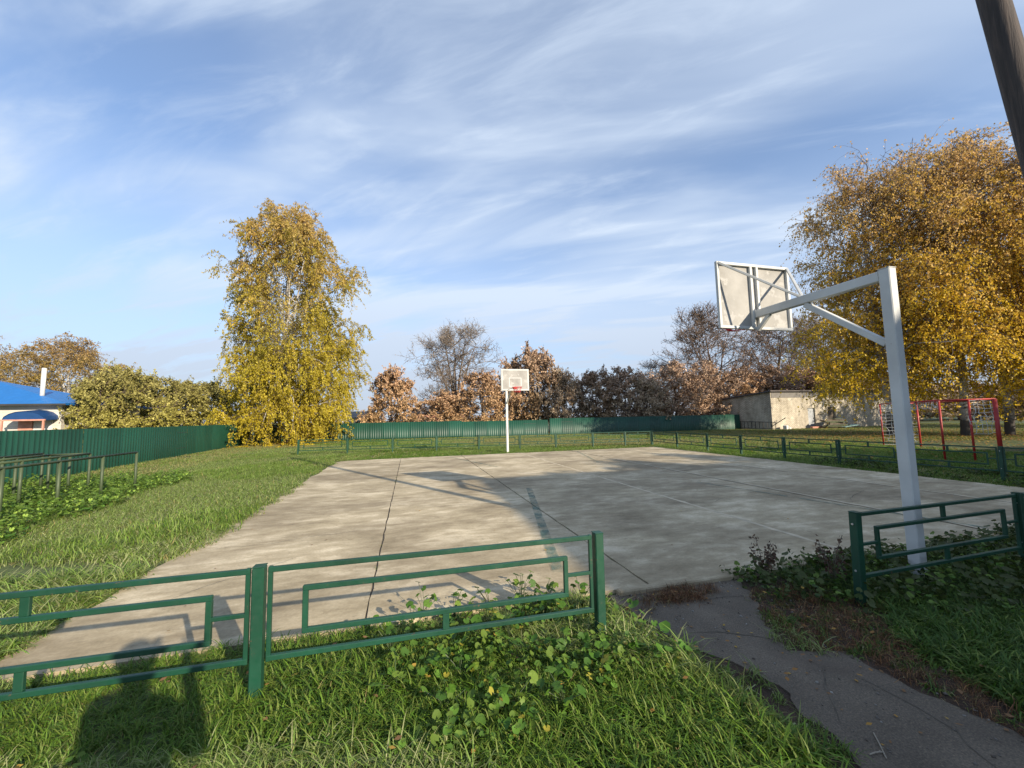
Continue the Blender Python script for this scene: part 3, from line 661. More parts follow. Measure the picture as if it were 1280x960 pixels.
    bk = MB().box((0, 0, 0), (0.25, 0.12, 0.065), 0.004).mesh('brick', 'pink_paint')
    for k in range(30): link('brick', bk, s, ((k % 5) * 0.26 - 0.5, 0.13 * ((k // 5) % 2), 0.035 + (k // 10) * 0.07), (0, 0, rr.normal(0, 0.06)))
    u = thing('rubble_stone', 'white block of rubble at the corner of the brick shed', 'rubble', (X0 + 0.9, Y0 - 0.6, 0))
    MB().box((0, 0, 0.2), (0.55, 0.35, 0.42), 0.05, 0.5).obj('block', 'white_plaster', u); MB().box((0.5, 0.1, 0.1), (0.35, 0.3, 0.22), 0.04, 0.2).obj('chip', 'white_plaster', u)
shed()

def far_house(label, px_x, depth, wpx, ztop, wall, roofm):
    c = at_depth(px_x, 520, depth); wd = wpx / F_PX * depth
    t = thing('far_house', label, 'house', (c[0], c[1], 0), -YAW)
    MB().box((0, 2.5, ztop * 0.36), (wd, 5, ztop * 0.72)).obj('wall', wall, t)
    e = 0.3; P = [(-wd / 2 - e, -e, ztop * 0.72), (wd / 2 + e, -e, ztop * 0.72), (wd / 2 + e, 5 + e, ztop * 0.72), (-wd / 2 - e, 5 + e, ztop * 0.72), (-wd / 2 - e, 2.5, ztop), (wd / 2 + e, 2.5, ztop)]
    MB().poly(P, [(0, 1, 2, 3), (0, 4, 5, 1), (2, 5, 4, 3), (1, 5, 2), (0, 3, 4)]).obj('roof', roofm, t)
    for k in (-0.25, 0.25):
        wn = MB().box((wd * k, -0.02, ztop * 0.42), (0.9, 0.05, 1.0)).obj('window', 'white_plaster', t)
        MB().box((wd * k, -0.05, ztop * 0.42), (0.75, 0.02, 0.85)).obj('pane', 'window_glass', wn)
far_house('small grey plastered outbuilding between the big birch and the brown maple', 441, 47, 30, 2.9, 'white_plaster', 'fibre_roof')
far_house('low brown roofed house half hidden behind the bare willow and the maples', 545, 60, 62, 3.6, 'pink_paint', 'slate_roof')

# ------------------------------------------------------------------ building added out of view to shade the near right side
def shade_caster():
    X0, Y1, hh = 11.55, -6.9, 8.0; wd, dp = 26.0, 13.0
    t = thing('shade_caster_building', 'unseen two storey pale brick building added to shade the court entrance', 'building', (X0, Y1, 0))
    MB().box((wd / 2, -dp / 2, hh / 2 - 0.1), (wd, dp, hh - 0.2)).obj('wall', 'caster_brick', t)
    MB().box((wd / 2, -dp / 2, hh - 0.05), (wd + 0.5, dp + 0.5, 0.3), 0.02).obj('roof', 'slate_roof', t)
    fm = MB().box((0, 0, 0), (1.5, 0.06, 1.7), 0.01).mesh('window', 'white_plaster'); gm = MB().box((0, 0, 0), (0.66, 0.02, 1.5)).mesh('pane', 'window_glass')
    for s in (1.9, 5.4):
        for k in range(8):
            f = link('window', fm, t, (2 + k * 3.1, 0.02, s), (0, 0, PI))
            for sx in (-0.36, 0.36): link('pane', gm, f, (sx, -0.03, 0))
        for k in range(3):
            f = link('window', fm, t, (-0.02, -2.5 - k * 3.6, s), (0, 0, -PI / 2))
            for sx in (-0.36, 0.36): link('pane', gm, f, (sx, -0.03, 0))
shade_caster()

# ------------------------------------------------------------------ trees
class Tubes:
    def __init__(s): s.V = []; s.F = []; s.n = 0
    def add(s, pts, radii, k=5):
        pts = np.asarray(pts); m = len(pts)
        d = np.gradient(pts, axis=0); d /= np.linalg.norm(d, axis=1, keepdims=True) + 1e-9
        ref = np.array([0.31, 0.17, 0.93]) if abs(d[0, 2]) < 0.9 else np.array([1.0, 0.1, 0])
        x = np.cross(d, ref); x /= np.linalg.norm(x, axis=1, keepdims=True) + 1e-9; y = np.cross(d, x)
        a = np.arange(k) * 2 * PI / k
        ring = pts[:, None, :] + (x[:, None, :] * np.cos(a)[None, :, None] + y[:, None, :] * np.sin(a)[None, :, None]) * np.asarray(radii)[:, None, None]
        s.V.append(ring.reshape(-1, 3))
        i = np.arange(m - 1)[:, None] * k; j = np.arange(k)[None, :]; j2 = (j + 1) % k
        s.F.append((np.stack([i + j, i + j2, i + k + j2, i + k + j], -1).reshape(-1, 4)) + s.n); s.n += m * k
    def mesh(s, name, mat): return mesh_np(name, np.concatenate(s.V), [np.concatenate(s.F)], mat, smooth=True)

def unit(v): return v / (np.linalg.norm(v) + 1e-9)
def leaf_mesh(name, P, size, tint, r, droop=0.0, mat='leaf', aspect=0.62):
    n = len(P)
    a = r.normal(size=(n, 3)); a[:, 2] -= droop * 2.0; a /= np.linalg.norm(a, axis=1, keepdims=True)
    b = np.cross(a, r.normal(size=(n, 3))); b /= np.linalg.norm(b, axis=1, keepdims=True) + 1e-9
    L_ = (size * 0.5)[:, None]; W_ = L_ * aspect
    nrm = np.cross(a, b) * (size * 0.10)[:, None]
    V = np.stack([P - a * L_, P + b * W_ + nrm, P + a * L_, P - b * W_ + nrm], 1).reshape(-1, 3)
    return mesh_np(name, V, [np.arange(4 * n).reshape(n, 4)], mat, np.repeat(tint, 4, 0))

def make_tree(seed, H, prof, t0=0.12, trunk_r=0.22, nb=38, ns=9, nt=6, leaves=12, lsize=0.13, droop=0.6, strand=0.9, lift=0.6,
              cols=None, bark='birch_bark', fork=None, twig_r=0.012, spread=0.25, leaf_mat='leaf', top_frac=0.97, bare_top=0.0, lean=(0, 0), shape_noise=0.25, low=0.95, gap=None):
    """Returns (wood mesh, leaf mesh). prof(t) = crown half-width in metres at height fraction t."""
    r = np.random.default_rng(seed); T = Tubes(); W = Tubes(); LP, LC, LS = [], [], []
    def trunk_line(h, base, dirx, wob):
        zs = np.linspace(0, 1, 12); wx = np.cumsum(r.normal(0, wob, 12)); wy = np.cumsum(r.normal(0, wob, 12)); wx -= wx[0]; wy -= wy[0]
        return np.stack([base[0] + dirx[0] * zs ** 1.3 * h + wx, base[1] + dirx[1] * zs ** 1.3 * h + wy, base[2] + zs * h], 1)
    stems = []
    main = trunk_line(H * top_frac, (0, 0, -0.15), lean, 0.05 * H / 15)
    stems.append((main, trunk_r, 0.0))
    for (fz, dx, dy, hh) in (fork or []):
        k = fz * 11; i0 = int(k); b0 = main[i0] + (main[min(i0 + 1, 11)] - main[i0]) * (k - i0)
        stems.append((trunk_line(hh * H, b0, (dx, dy), 0.04 * H / 15), trunk_r * 0.55, fz))
    for st, rad, fz in stems:
        T.add(st, rad * (1 - np.linspace(0, 1, 12)) ** 0.8 + 0.012, 9)
    tot_h = H
    # lumps of the crown outline
    la = r.uniform(0, 6.28, 14); lt = r.uniform(0, 1, 14); lw = r.normal(0, shape_noise, 14)
    def lump(az, t):
        return max(0.45, 1 + sum(wi * math.exp(-((t - ti) / 0.12) ** 2) * max(0, math.cos(az - ai)) for ai, ti, wi in zip(la, lt, lw)))
    az = r.uniform(0, 6.28)
    for i in range(nb):
        f = (i + r.uniform(0, 1)) / nb; t = t0 + (1 - t0) * f ** low
        az += 2.4 + r.normal(0, 0.4)
        s_i = 0 if len(stems) == 1 else r.integers(0, len(stems))
        st = stems[s_i][0]
        zs = st[:, 2] / tot_h; tt = min(max(t * 0.93 - 0.04, zs[0] + 0.02), zs[-1] - 0.01)
        p0 = np.array([np.interp(tt, zs, st[:, q]) for q in range(3)])
        R = prof(t) * lump(az, t) * r.uniform(0.72, 1.06)
        tip_c = np.array([math.cos(az) * R + lean[0] * H * t * 0.8, math.sin(az) * R + lean[1] * H * t * 0.8, 0])
        end = np.array([tip_c[0], tip_c[1], t * tot_h + r.normal(0, 0.3)])
        if t > 0.93: end[2] = tot_h * r.uniform(0.93, 1.0)
        mid = p0 * 0.5 + end * 0.5 + np.array([0, 0, lift * R * 0.25])
        u = np.linspace(0, 1, 7)[:, None]
        br = (1 - u) ** 2 * p0 + 2 * u * (1 - u) * mid + u ** 2 * end
        br[1:] += r.normal(0, 0.03 * R, (6, 3))
        Lb = np.linalg.norm(end - p0)
        T.add(br, np.linspace(max(0.018, trunk_r * 0.30 * (1 - 0.55 * t)), 0.012, 7), 5)
        bd = unit(end - p0)
        for k in range(ns):
            s = r.uniform(0.22, 1.0); q = s * 6; i0 = min(int(q), 5); sp = br[i0] + (br[i0 + 1] - br[i0]) * (q - i0)
            dv = unit(bd * 0.7 + r.normal(0, 0.55, 3) + np.array([0, 0, 0.22 * lift]))
            ls = Lb * r.uniform(spread, spread * 1.9) * (1.1 - 0.5 * s) + 0.25
            sub = sp + np.linspace(0, 1, 4)[:, None] * dv * ls + r.normal(0, 0.04 * ls, (4, 3)); sub[0] = sp
            sub[:, 2] -= droop * 0.12 * ls * np.linspace(0, 1, 4) ** 2
            W.add(sub, np.linspace(twig_r * 1.5, twig_r * 0.8, 4), 3)
            ctint = r.normal(0, 1)
            for j in range(nt):
                a = r.uniform(0.15, 1.0) * 3; i1 = min(int(a), 2); tp = sub[i1] + (sub[i1 + 1] - sub[i1]) * (a - i1)
                td = unit(dv * 0.5 + r.normal(0, 0.7, 3) + np.array([0, 0, -droop + 0.3])); tl = strand * r.uniform(0.4, 1.3)
                uu = np.linspace(0, 1, 4)[:, None]
                tw = tp + uu * td * tl; tw[:, 2] -= (droop * 0.6 * tl * uu[:, 0] ** 2)
                if twig_r > 0: W.add(tw, np.linspace(twig_r * 0.75, twig_r * 0.35, 4), 3)
                hh = tw[:, 2].mean() / tot_h
                nl = r.poisson(leaves * (1 - bare_top * max(0, (hh - 0.45) / 0.55)))
                if nl:
                    v = r.uniform(0.1, 1.05, nl) * 3; i2 = np.minimum(v.astype(int), 2); fr = (v - i2)[:, None]
                    pp = tw[i2] * (1 - fr) + tw[i2 + 1] * fr + r.normal(0, 0.035 + 0.025 * lsize / 0.13, (nl, 3))
                    pp[:, 2] = np.maximum(pp[:, 2], 0.06)
                    LP.append(pp); LS.append(r.uniform(0.65, 1.25, nl) * lsize)
                    LC.append(np.stack([np.full(nl, hh), np.full(nl, ctint), r.normal(0, 1, nl)], 1))
    wood = T.mesh('trunk', bark); twigs = W.mesh('twigs', 'grey_bark' if bark == 'grey_bark' else 'brown_bark')
    if LP:
        P = np.concatenate(LP); S = np.concatenate(LS); Cc = np.concatenate(LC)
        if gap is not None:
            kp = ~gap(P) | (r.uniform(size=len(P)) < 0.22); P, S, Cc = P[kp], S[kp], Cc[kp]
        lm = leaf_mesh('crown', P, S, cols(Cc, r), r, droop, leaf_mat)
    else: lm = None
    return wood, lm, twigs

def palette(stops, low=None, var=0.22):
    """stops: list of (weight position 0..1, colour); picks by height + clump + leaf randomness."""
    ps = np.array([s[0] for s in stops]); cs = np.array([s[1] for s in stops])
    def f(Cc, r):
        u = np.clip(Cc[:, 0] + 0.13 * Cc[:, 1] + 0.10 * Cc[:, 2], 0, 1)
        c = np.stack([np.interp(u, ps, cs[:, k]) for k in range(3)], 1)
        return np.clip(c * np.exp(var * (0.5 * Cc[:, 1:2] + Cc[:, 2:3] * 0.8)), 0.004, 0.9)
    return f
def put_tree(name, label, cat, meshes, loc, rz=0.0, sc=1.0, group=None):
    t = thing(name, label, cat, (loc[0], loc[1], 0), rz, group); t.scale = (sc, sc, sc) if not hasattr(sc, '__len__') else sc
    link('trunk', meshes[0], t)
    if meshes[1]: link('crown', meshes[1], t)
    link('branches', meshes[2], t)
    return t
def interp_prof(pts): 
    a = np.array(pts); return lambda t: float(np.interp(t, a[:, 0], a[:, 1]))

birch_cols = palette([(0.0, (0.55, 0.43, 0.035)), (0.28, (0.47, 0.395, 0.04)), (0.5, (0.47, 0.385, 0.045)), (0.75, (0.48, 0.36, 0.075)), (1.0, (0.50, 0.35, 0.12))])
big = make_tree(3, 20.0, interp_prof([(0, 4.7), (0.08, 5.1), (0.25, 5.5), (0.45, 5.6), (0.62, 5.3), (0.78, 4.5), (0.9, 3.2), (1.0, 1.1)]), t0=0.035, trunk_r=0.24, nb=100, ns=13, nt=5, leaves=32, shape_noise=0.12,
                lsize=0.155, droop=0.85, strand=1.15, lift=0.8, cols=birch_cols, fork=[(0.34, -0.14, -0.10, 0.50), (0.38, 0.20, -0.12, 0.42), (0.40, 0.08, -0.16, 0.46)], twig_r=0.012, bare_top=0.3, top_frac=0.9, low=1.30, gap=lambda P: (P[:, 1] < 0.3) & (np.abs(P[:, 0] - 0.3) < 2.0 * np.clip((P[:, 2] - 6.0) / 3.5, 0, 1)) & (P[:, 2] > 6.4) & (P[:, 2] < 13.5))
put_tree('birch_tree', 'big broad golden birch with foliage down to the grass at the fence corner', 'tree', big, (-9.5, 35.3), 0.0, (0.85, 0.85, 0.985))

orange = palette([(0.0, (0.74, 0.53, 0.025)), (0.3, (0.72, 0.49, 0.035)), (0.6, (0.66, 0.43, 0.065)), (0.8, (0.61, 0.39, 0.11)), (1.0, (0.57, 0.38, 0.17))])
rb = [make_tree(21 + k, H, interp_prof([(0, 2.0), (0.15, 4.4), (0.3, 5.6), (0.55, 5.4), (0.75, 4.3), (0.9, 2.6), (1.0, 0.7)]), t0=0.15, trunk_r=0.21, nb=68, ns=12, nt=5, leaves=18,
                lsize=0.142, droop=0.85, strand=1.5, lift=0.9, cols=orange, fork=[(0.3, 0.12, 0.05, 0.5), (0.38, -0.10, 0.08, 0.45)], twig_r=0.011, bare_top=0.62, top_frac=0.93) for k, H in ((0, 19.0), (1, 20.0), (2, 19.0))]
put_tree('birch_tree', 'tall orange birch, nearest the brick shed of those behind the red goal', 'tree', rb[0], (30.2, 18.6), 0.4, 0.98)
put_tree('birch_tree', 'tall orange birch with a thick pale trunk seen through the red goal frame', 'tree', rb[1], (32.9, 16.4), 2.0, (1.0, 1.0, 0.93))
put_tree('birch_tree', 'golden birch whose trunk stands behind the front post of the red goal', 'tree', rb[2], (34.6, 15.3), 3.9, 1.0)
put_tree('birch_tree', 'bright yellow birch beyond the end of the red goal', 'tree', rb[0], (37.5, 11.6), 5.1, 1.0)

# brown maples and scrub behind the far fence
rusty = palette([(0.0, (0.48, 0.32, 0.15)), (0.5, (0.45, 0.29, 0.155)), (1.0, (0.43, 0.275, 0.165))], var=0.3)
rustg = palette([(0.0, (0.33, 0.235, 0.12)), (0.4, (0.34, 0.235, 0.14)), (1.0, (0.38, 0.26, 0.175))], var=0.3)
redbr = palette([(0.0, (0.38, 0.265, 0.175)), (0.5, (0.43, 0.295, 0.20)), (1.0, (0.46, 0.325, 0.23))], var=0.3)
olive = palette([(0.0, (0.34, 0.30, 0.05)), (0.5, (0.28, 0.255, 0.06)), (1.0, (0.25, 0.225, 0.075))], var=0.3)
dull = palette([(0.0, (0.42, 0.32, 0.21)), (1.0, (0.50, 0.385, 0.27))], var=0.3)
bprof = interp_prof([(0, 2.0), (0.2, 3.2), (0.5, 3.6), (0.75, 2.8), (0.92, 1.5), (1, 0.4)])
def bush(seed, cols, H=7.0, leaves=7, ls=0.21, **k):
    leaves *= 1.7
    return make_tree(seed, H, bprof, t0=0.06, trunk_r=0.13, nb=38, ns=10, nt=4, leaves=leaves, lsize=ls, droop=0.15, strand=0.6, lift=0.5, cols=cols, bark='brown_bark', twig_r=0.014, leaf_mat='dry_leaf',
                     fork=[(0.12, 0.18, 0.1, 0.7), (0.1, -0.2, 0.05, 0.65)], shape_noise=0.45, **k)
V = dict(rusty=bush(41, rusty), rustg=bush(42, rustg), red=bush(43, redbr, leaves=6), olive=bush(44, olive, leaves=8), dull=bush(45, dull, leaves=7), rusty2=bush(46, rusty, leaves=5))
def px_tree(name, label, cat, meshes, hbase, x, top, depth, width_px=None, rz=0.0, group=None):
    c = at_depth(x, 520, depth); tp = at_depth(x, top, depth); s = tp[2] / hbase
    sw = s if width_px is None else (width_px / F_PX * depth) / 7.2
    return put_tree(name, label, cat, meshes, c, rz, (sw, sw, s), group)
G = 'brown trees behind the far fence'
px_tree('maple_tree', 'rusty brown round maple between the big birch and the bare willow', 'tree', V['rusty'], 7, 489, 463, 42, 78, 0.3, G)
px_tree('maple_tree', 'bright rusty maple just left of the far hoop board, under the bare willow', 'tree', V['rusty2'], 7, 604, 468, 42.5, 86, 1.3, G)
px_tree('maple_tree', 'low orange scrub tree at the foot of the bare willow', 'tree', V['rusty'], 7, 556, 493, 41, 74, 2.3, G)
px_tree('maple_tree', 'tall orange tipped maple rising behind the far hoop board', 'tree', V['rusty'], 7, 641, 452, 45, 60, 4.3, G)
px_tree('maple_tree', 'tall greyish brown tree right behind the far hoop board', 'tree', V['rustg'], 7, 672, 440, 44.5, 84, 3.1, G)
px_tree('scrub_tree', 'dark brown scrub tree beside the tall greyish tree', 'tree', V['dull'], 7, 704, 462, 43, 60, 0.9, G)
px_tree('scrub_tree', 'brown scrub tree with thin sky showing through its top, over the shaded sheet fence', 'tree', V['rustg'], 7, 742, 466, 44, 72, 5.0, G)
px_tree('scrub_tree', 'reddish scrub tree in the middle of the hedge row over the shaded fence', 'tree', V['red'], 7, 782, 464, 43, 72, 2.5, G)
px_tree('scrub_tree', 'dull brown scrub tree standing low in the hedge row', 'tree', V['dull'], 7, 812, 476, 41.5, 66, 1.2, G)
px_tree('scrub_tree', 'reddish brown scrub tree under the bare tree', 'tree', V['red'], 7, 846, 458, 44, 84, 4.0, G)
px_tree('scrub_tree', 'broad russet scrub tree against the side wall of the brick shed', 'tree', V['red'], 7, 884, 458, 45, 80, 0.2, G)
px_tree('scrub_tree', 'russet scrub tree showing over the low end of the shed roof', 'tree', V['rusty2'], 7, 922, 466, 48, 84, 5.5, G)
px_tree('scrub_tree', 'copper coloured scrub tree showing over the middle of the shed roof', 'tree', V['red'], 7, 975, 462, 50, 96, 2.9, G)
px_tree('scrub_tree', 'orange brown scrub tree between the shed roof and the orange birches', 'tree', V['rusty'], 7, 1030, 462, 50, 96, 3.7, G)
px_tree('scrub_tree', 'dark scrub tree at the far end of the shed roof', 'tree', V['dull'], 7, 1090, 466, 52, 90, 1.7, G)

for lab, x_, top_, dep_, w_, rz_, v_ in (('dark brown bush far behind the orange birch trunks', 1140, 478, 56, 110, 0.4, 'dull'), ('russet bush far behind the red goal', 1200, 482, 58, 110, 2.4, 'red'),
                               ('greyish bush far beyond the red goal', 1262, 480, 56, 120, 4.1, 'rustg'), ('dark bush beyond the last yellow birch', 1330, 476, 56, 130, 5.2, 'dull')):
    px_tree('scrub_tree', lab, 'tree', V[v_], 7, x_, top_, dep_, w_, rz_, G)
# bare trees
greyl = palette([(0, (0.26, 0.20, 0.15)), (1, (0.30, 0.25, 0.20))], var=0.25)
willow = make_tree(61, 13.0, interp_prof([(0, 1), (0.25, 4.2), (0.5, 5.6), (0.75, 5.0), (0.92, 3.2), (1, 1.2)]), t0=0.20, trunk_r=0.36, nb=46, ns=14, nt=7, leaves=3.0, lsize=0.12, droop=0.05, strand=0.9, lift=1.2,
                   cols=greyl, bark='grey_bark', fork=[(0.14, 0.30, 0.05, 0.75), (0.12, -0.33, 0.08, 0.7), (0.2, 0.12, -0.2, 0.7), (0.2, -0.14, 0.15, 0.72)], twig_r=0.016, leaf_mat='dry_leaf', top_frac=0.85, spread=0.28)
bare2 = make_tree(62, 14.0, interp_prof([(0, 1), (0.25, 4.0), (0.5, 5.6), (0.75, 5.2), (0.92, 3.4), (1, 1.2)]), t0=0.22, trunk_r=0.26, nb=48, ns=14, nt=8, leaves=2.4, lsize=0.13, droop=0.0, strand=0.9, lift=1.2,
                  cols=palette([(0, (0.30, 0.18, 0.12)), (1, (0.31, 0.22, 0.16))], var=0.25), bark='brown_bark', fork=[(0.14, -0.34, 0.05, 0.7), (0.16, 0.25, 0.08, 0.72), (0.2, -0.15, 0.2, 0.72)], twig_r=0.020, leaf_mat='dry_leaf', top_frac=0.85, lean=(-0.08, 0), spread=0.28)
def bare(label, m, hb, x, top, depth, wpx, base_w, rz):
    c = at_depth(x, 520, depth); tp = at_depth(x, top, depth); s = tp[2] / hb; sw = wpx / F_PX * depth / base_w
    return put_tree('bare_tree', label, 'tree', m, c, rz, (sw, sw, s), 'bare trees behind the yard')
bare('leafless grey willow with a wide fan of twigs behind the green fence', willow, 13, 570, 406, 47, 112, 11.2, 0.0)
bare('leafless tree with crooked dark limbs just left of the near backboard', bare2, 14, 900, 384, 50, 120, 11.4, 0.0)
bare('leafless brown tree seen behind and below the near backboard', bare2, 14, 968, 398, 53, 112, 11.4, 2.2)
bare('leafless brown tree between the near backboard and the orange birches', willow, 13, 1030, 398, 54, 100, 11.2, 1.1)
bare('small pale leafless tree over the scrub of the hedge row', willow, 13, 826, 452, 52, 66, 11.2, 2.7)

# left side
px_tree('apple_tree', 'olive green apple tree covering the corner of the blue roofed house', 'tree', V['olive'], 7, 124, 470, 22.5, 74, 1.9, 'apple trees over the left fence')
px_tree('apple_tree', 'taller olive green apple tree beside the blue roofed house', 'tree', V['olive'], 7, 150, 463, 25, 92, 0.5, 'apple trees over the left fence')
px_tree('apple_tree', 'olive apple tree with loose top standing second from the blue roofed house', 'tree', V['olive'], 7, 184, 474, 30, 84, 2.1, 'apple trees over the left fence')
px_tree('apple_tree', 'olive apple tree standing third from the blue roofed house', 'tree', V['olive'], 7, 226, 479, 33, 80, 3.3, 'apple trees over the left fence')
px_tree('apple_tree', 'dull olive apple tree half covered by the big golden birch', 'tree', V['olive'], 7, 266, 480, 36, 76, 4.6, 'apple trees over the left fence')
lb = make_tree(71, 12.0, interp_prof([(0, 2.0), (0.2, 4.2), (0.5, 5.4), (0.75, 4.6), (0.92, 2.4), (1, 0.8)]), t0=0.08, trunk_r=0.20, nb=50, ns=11, nt=5, leaves=17, lsize=0.16, droop=0.7, strand=1.1, lift=0.9,
               cols=palette([(0, (0.36, 0.28, 0.06)), (0.5, (0.40, 0.29, 0.08)), (1, (0.42, 0.28, 0.11))]), fork=[(0.3, 0.16, 0.05, 0.5), (0.34, -0.12, 0.05, 0.5)], twig_r=0.014, bare_top=0.35, top_frac=0.92)
def lbirch(label, x, top, depth, wpx, rz):
    c = at_depth(x, 520, depth); tp = at_depth(x, top, depth); s = tp[2] / 12; sw = wpx / F_PX * depth / 10.8
    put_tree('birch_tree', label, 'tree', lb, c, rz, (sw, sw, s))
lbirch('pale gold birch rising behind the blue roof and its white chimney', 82, 424, 46, 128, 0.6)
lbirch('pale yellow birch at the far end of the blue roof', -38, 416, 44, 104, 2.6)

put_tree('birch_tree', 'thin crowned pale birch farthest along the row behind the red goal', 'tree', lb, (54.5, 17.0), 2.7, 1.35)
# birches added out of view to break up the edge of the building's shade
sb = make_tree(81, 8.0, interp_prof([(0, 1.0), (0.25, 2.2), (0.55, 2.6), (0.8, 1.9), (1, 0.4)]), t0=0.2, trunk_r=0.14, nb=30, ns=8, nt=5, leaves=8, lsize=0.19, droop=0.6, strand=0.7, cols=birch_cols, twig_r=0.012)
for lab, x, y, s, rz in (('unseen young birch added at the corner of the shading building', 12.9, -4.4, 0.86, 0.0), ('unseen young birch added before the first windows of the shading building', 16.6, -4.0, 0.97, 1.0),
                         ('unseen young birch added before the middle windows of the shading building', 20.5, -4.2, 1.05, 2.0), ('unseen young birch added before the last windows of the shading building', 26, -4.4, 1.1, 3.0), ('unseen young birch added beside the west wall of the shading building', 10.9, -12.5, 0.78, 4.0)):
    put_tree('shade_birch', lab, 'tree', sb, (x, y), rz, s, 'unseen young birches added to break up the shade')

# ------------------------------------------------------------------ grass and ground cover (stuff)
def in_poly(x, y, poly):
    ins = np.zeros(len(x), bool); j = len(poly) - 1
    for i in range(len(poly)):
        xi, yi = poly[i]; xj, yj = poly[j]
        c = ((yi > y) != (yj > y)) & (x < (xj - xi) * (y - yi) / (yj - yi + 1e-12) + xi)
        ins ^= c; j = i
    return ins
path_poly = pl + pr[::-1]
def fnoise(x, y, seed, sc):
    r = np.random.default_rng(seed); o = np.zeros(len(x))
    for _ in range(7):
        k = r.normal(size=2) * sc; p = r.uniform(0, 6.28); o += np.sin(k[0] * x + k[1] * y + p)
    return o / 2.6
def open_ground(x, y, margin=0.0):
    n = 0.10 * fnoise(x, y, 4, 3.0)
    court_ = (x > -2.87 + n + margin) & (x < 12.25 - margin) & (y > CY0 - 0.02 + 0.3 * n + margin) & (y < 18.05 - 0.3 * n - margin)
    ok = ~court_ & ~in_poly(x, y, path_poly)
    ok &= ~((x > 33.2) & (x < 50) & (y > 30.6) & (y < 36.4)) & ~((x < -19) & (y > 26.9) & (y < 36.2))
    return ok
def in_view(x, y, pad=0.15):
    dep = x * _fw[0] + y * _fw[1]; lat = x * _r0[0] + y * _r0[1]
    return (dep > 0.4) & (np.abs(lat) < dep * (1.306 + pad) + 0.6)

def clump(seed, nbl, rad, h, wd, cols, var, bend=0.6, flat=0.0, up=0.0):
    r = np.random.default_rng(seed)
    a = r.uniform(0, 6.28, nbl); q = np.sqrt(r.uniform(0, 1, nbl)) * rad
    base = np.stack([q * np.cos(a), q * np.sin(a), np.full(nbl, -0.005)], 1)
    hh = h * r.uniform(0.5, 1.2, nbl); az = r.uniform(0, 6.28, nbl); dr = np.stack([np.cos(az), np.sin(az), np.zeros(nbl)], 1)
    sd = np.stack([-np.sin(az), np.cos(az), np.zeros(nbl)], 1); tw = r.normal(0, 0.5, nbl)[:, None]; sd = sd + dr * tw; sd /= np.linalg.norm(sd, axis=1, keepdims=True)
    bn = bend * r.uniform(0.3, 1.5, nbl) + flat
    V = []
    for u, wf in ((0, 0.75), (0.4, 1.0), (0.75, 0.7), (1.0, 0.0)):
        th = bn * u * 1.1
        c = base + dr * (hh * u * np.sin(th))[:, None] + np.array([0, 0, 1.0]) * (hh * u * np.cos(th * 0.9))[:, None]
        if wf > 0: V += [c - sd * wd * wf / 2, c + sd * wd * wf / 2]
        else: V += [c]
    V = np.stack(V, 1)                                        # nbl,7,3
    i = np.arange(nbl)[:, None] * 7
    quads = np.concatenate([i + np.array([0, 1, 3, 2]), i + np.array([2, 3, 5, 4])]); tris = i + np.array([4, 5, 6])
    k = r.integers(0, len(cols), nbl); c = np.array(cols)[k] * np.exp(r.normal(0, var, (nbl, 1)))
    t = np.repeat(c, 7, 0).reshape(nbl, 7, 3); t[:, 6] *= np.array([1.15, 1.08, 0.9])
    return mesh_np('grass_clump', V.reshape(-1, 3), [quads, tris], 'blade', np.clip(t.reshape(-1, 3), 0.003, 0.9))
def leafy(seed, n, rad, h, size, cols, var):
    r = np.random.default_rng(seed); Vs, Fq, T, k0 = [], [], [], 0
    for _ in range(n):
        a = r.uniform(0, 6.28); q = math.sqrt(r.uniform()) * rad; c = np.array([q * math.cos(a), q * math.sin(a), h * r.uniform(0.35, 1.1)])
        s = size * r.uniform(0.6, 1.25); az = r.uniform(0, 6.28); tilt = r.normal(0, 0.8); m = 8
        R = np.array(Matrix.Rotation(az, 3, 'Z') @ Matrix.Rotation(tilt, 3, 'X'))
        ring = [np.array([math.sin(x_) * s * (0.5 + 0.06 * math.cos(5 * x_)), (1 - math.cos(x_)) * 0.5 * s * 0.95, 0.10 * s * abs(math.sin(x_ * 1.5))]) for x_ in np.linspace(0.35, 2 * PI - 0.35, m)]
        pts = [np.array([0, 0.42 * s, -0.06 * s])] + ring
        P = np.array(pts) @ R.T + c; Vs.append(P); Fq.append(np.array([[k0, k0 + j, k0 + j + 1] for j in range(1, m)]))
        col = np.array(cols[r.integers(0, len(cols))]) * math.exp(r.normal(0, var)); T.append(np.repeat(col[None], len(P), 0)); k0 += len(P)
        st = np.array([[q * 0.5 * math.cos(a) - 0.002, q * 0.5 * math.sin(a), 0], [q * 0.5 * math.cos(a) + 0.002, q * 0.5 * math.sin(a), 0], c + [0.001, 0, 0]])
        Vs.append(st); Fq.append(np.array([[k0, k0 + 1, k0 + 2]])); T.append(np.repeat(col[None] * 0.8, 3, 0)); k0 += 3
    return mesh_np('leaf_clump', np.concatenate(Vs), [np.concatenate(Fq)], 'blade', np.clip(np.concatenate(T), 0.003, 0.9))

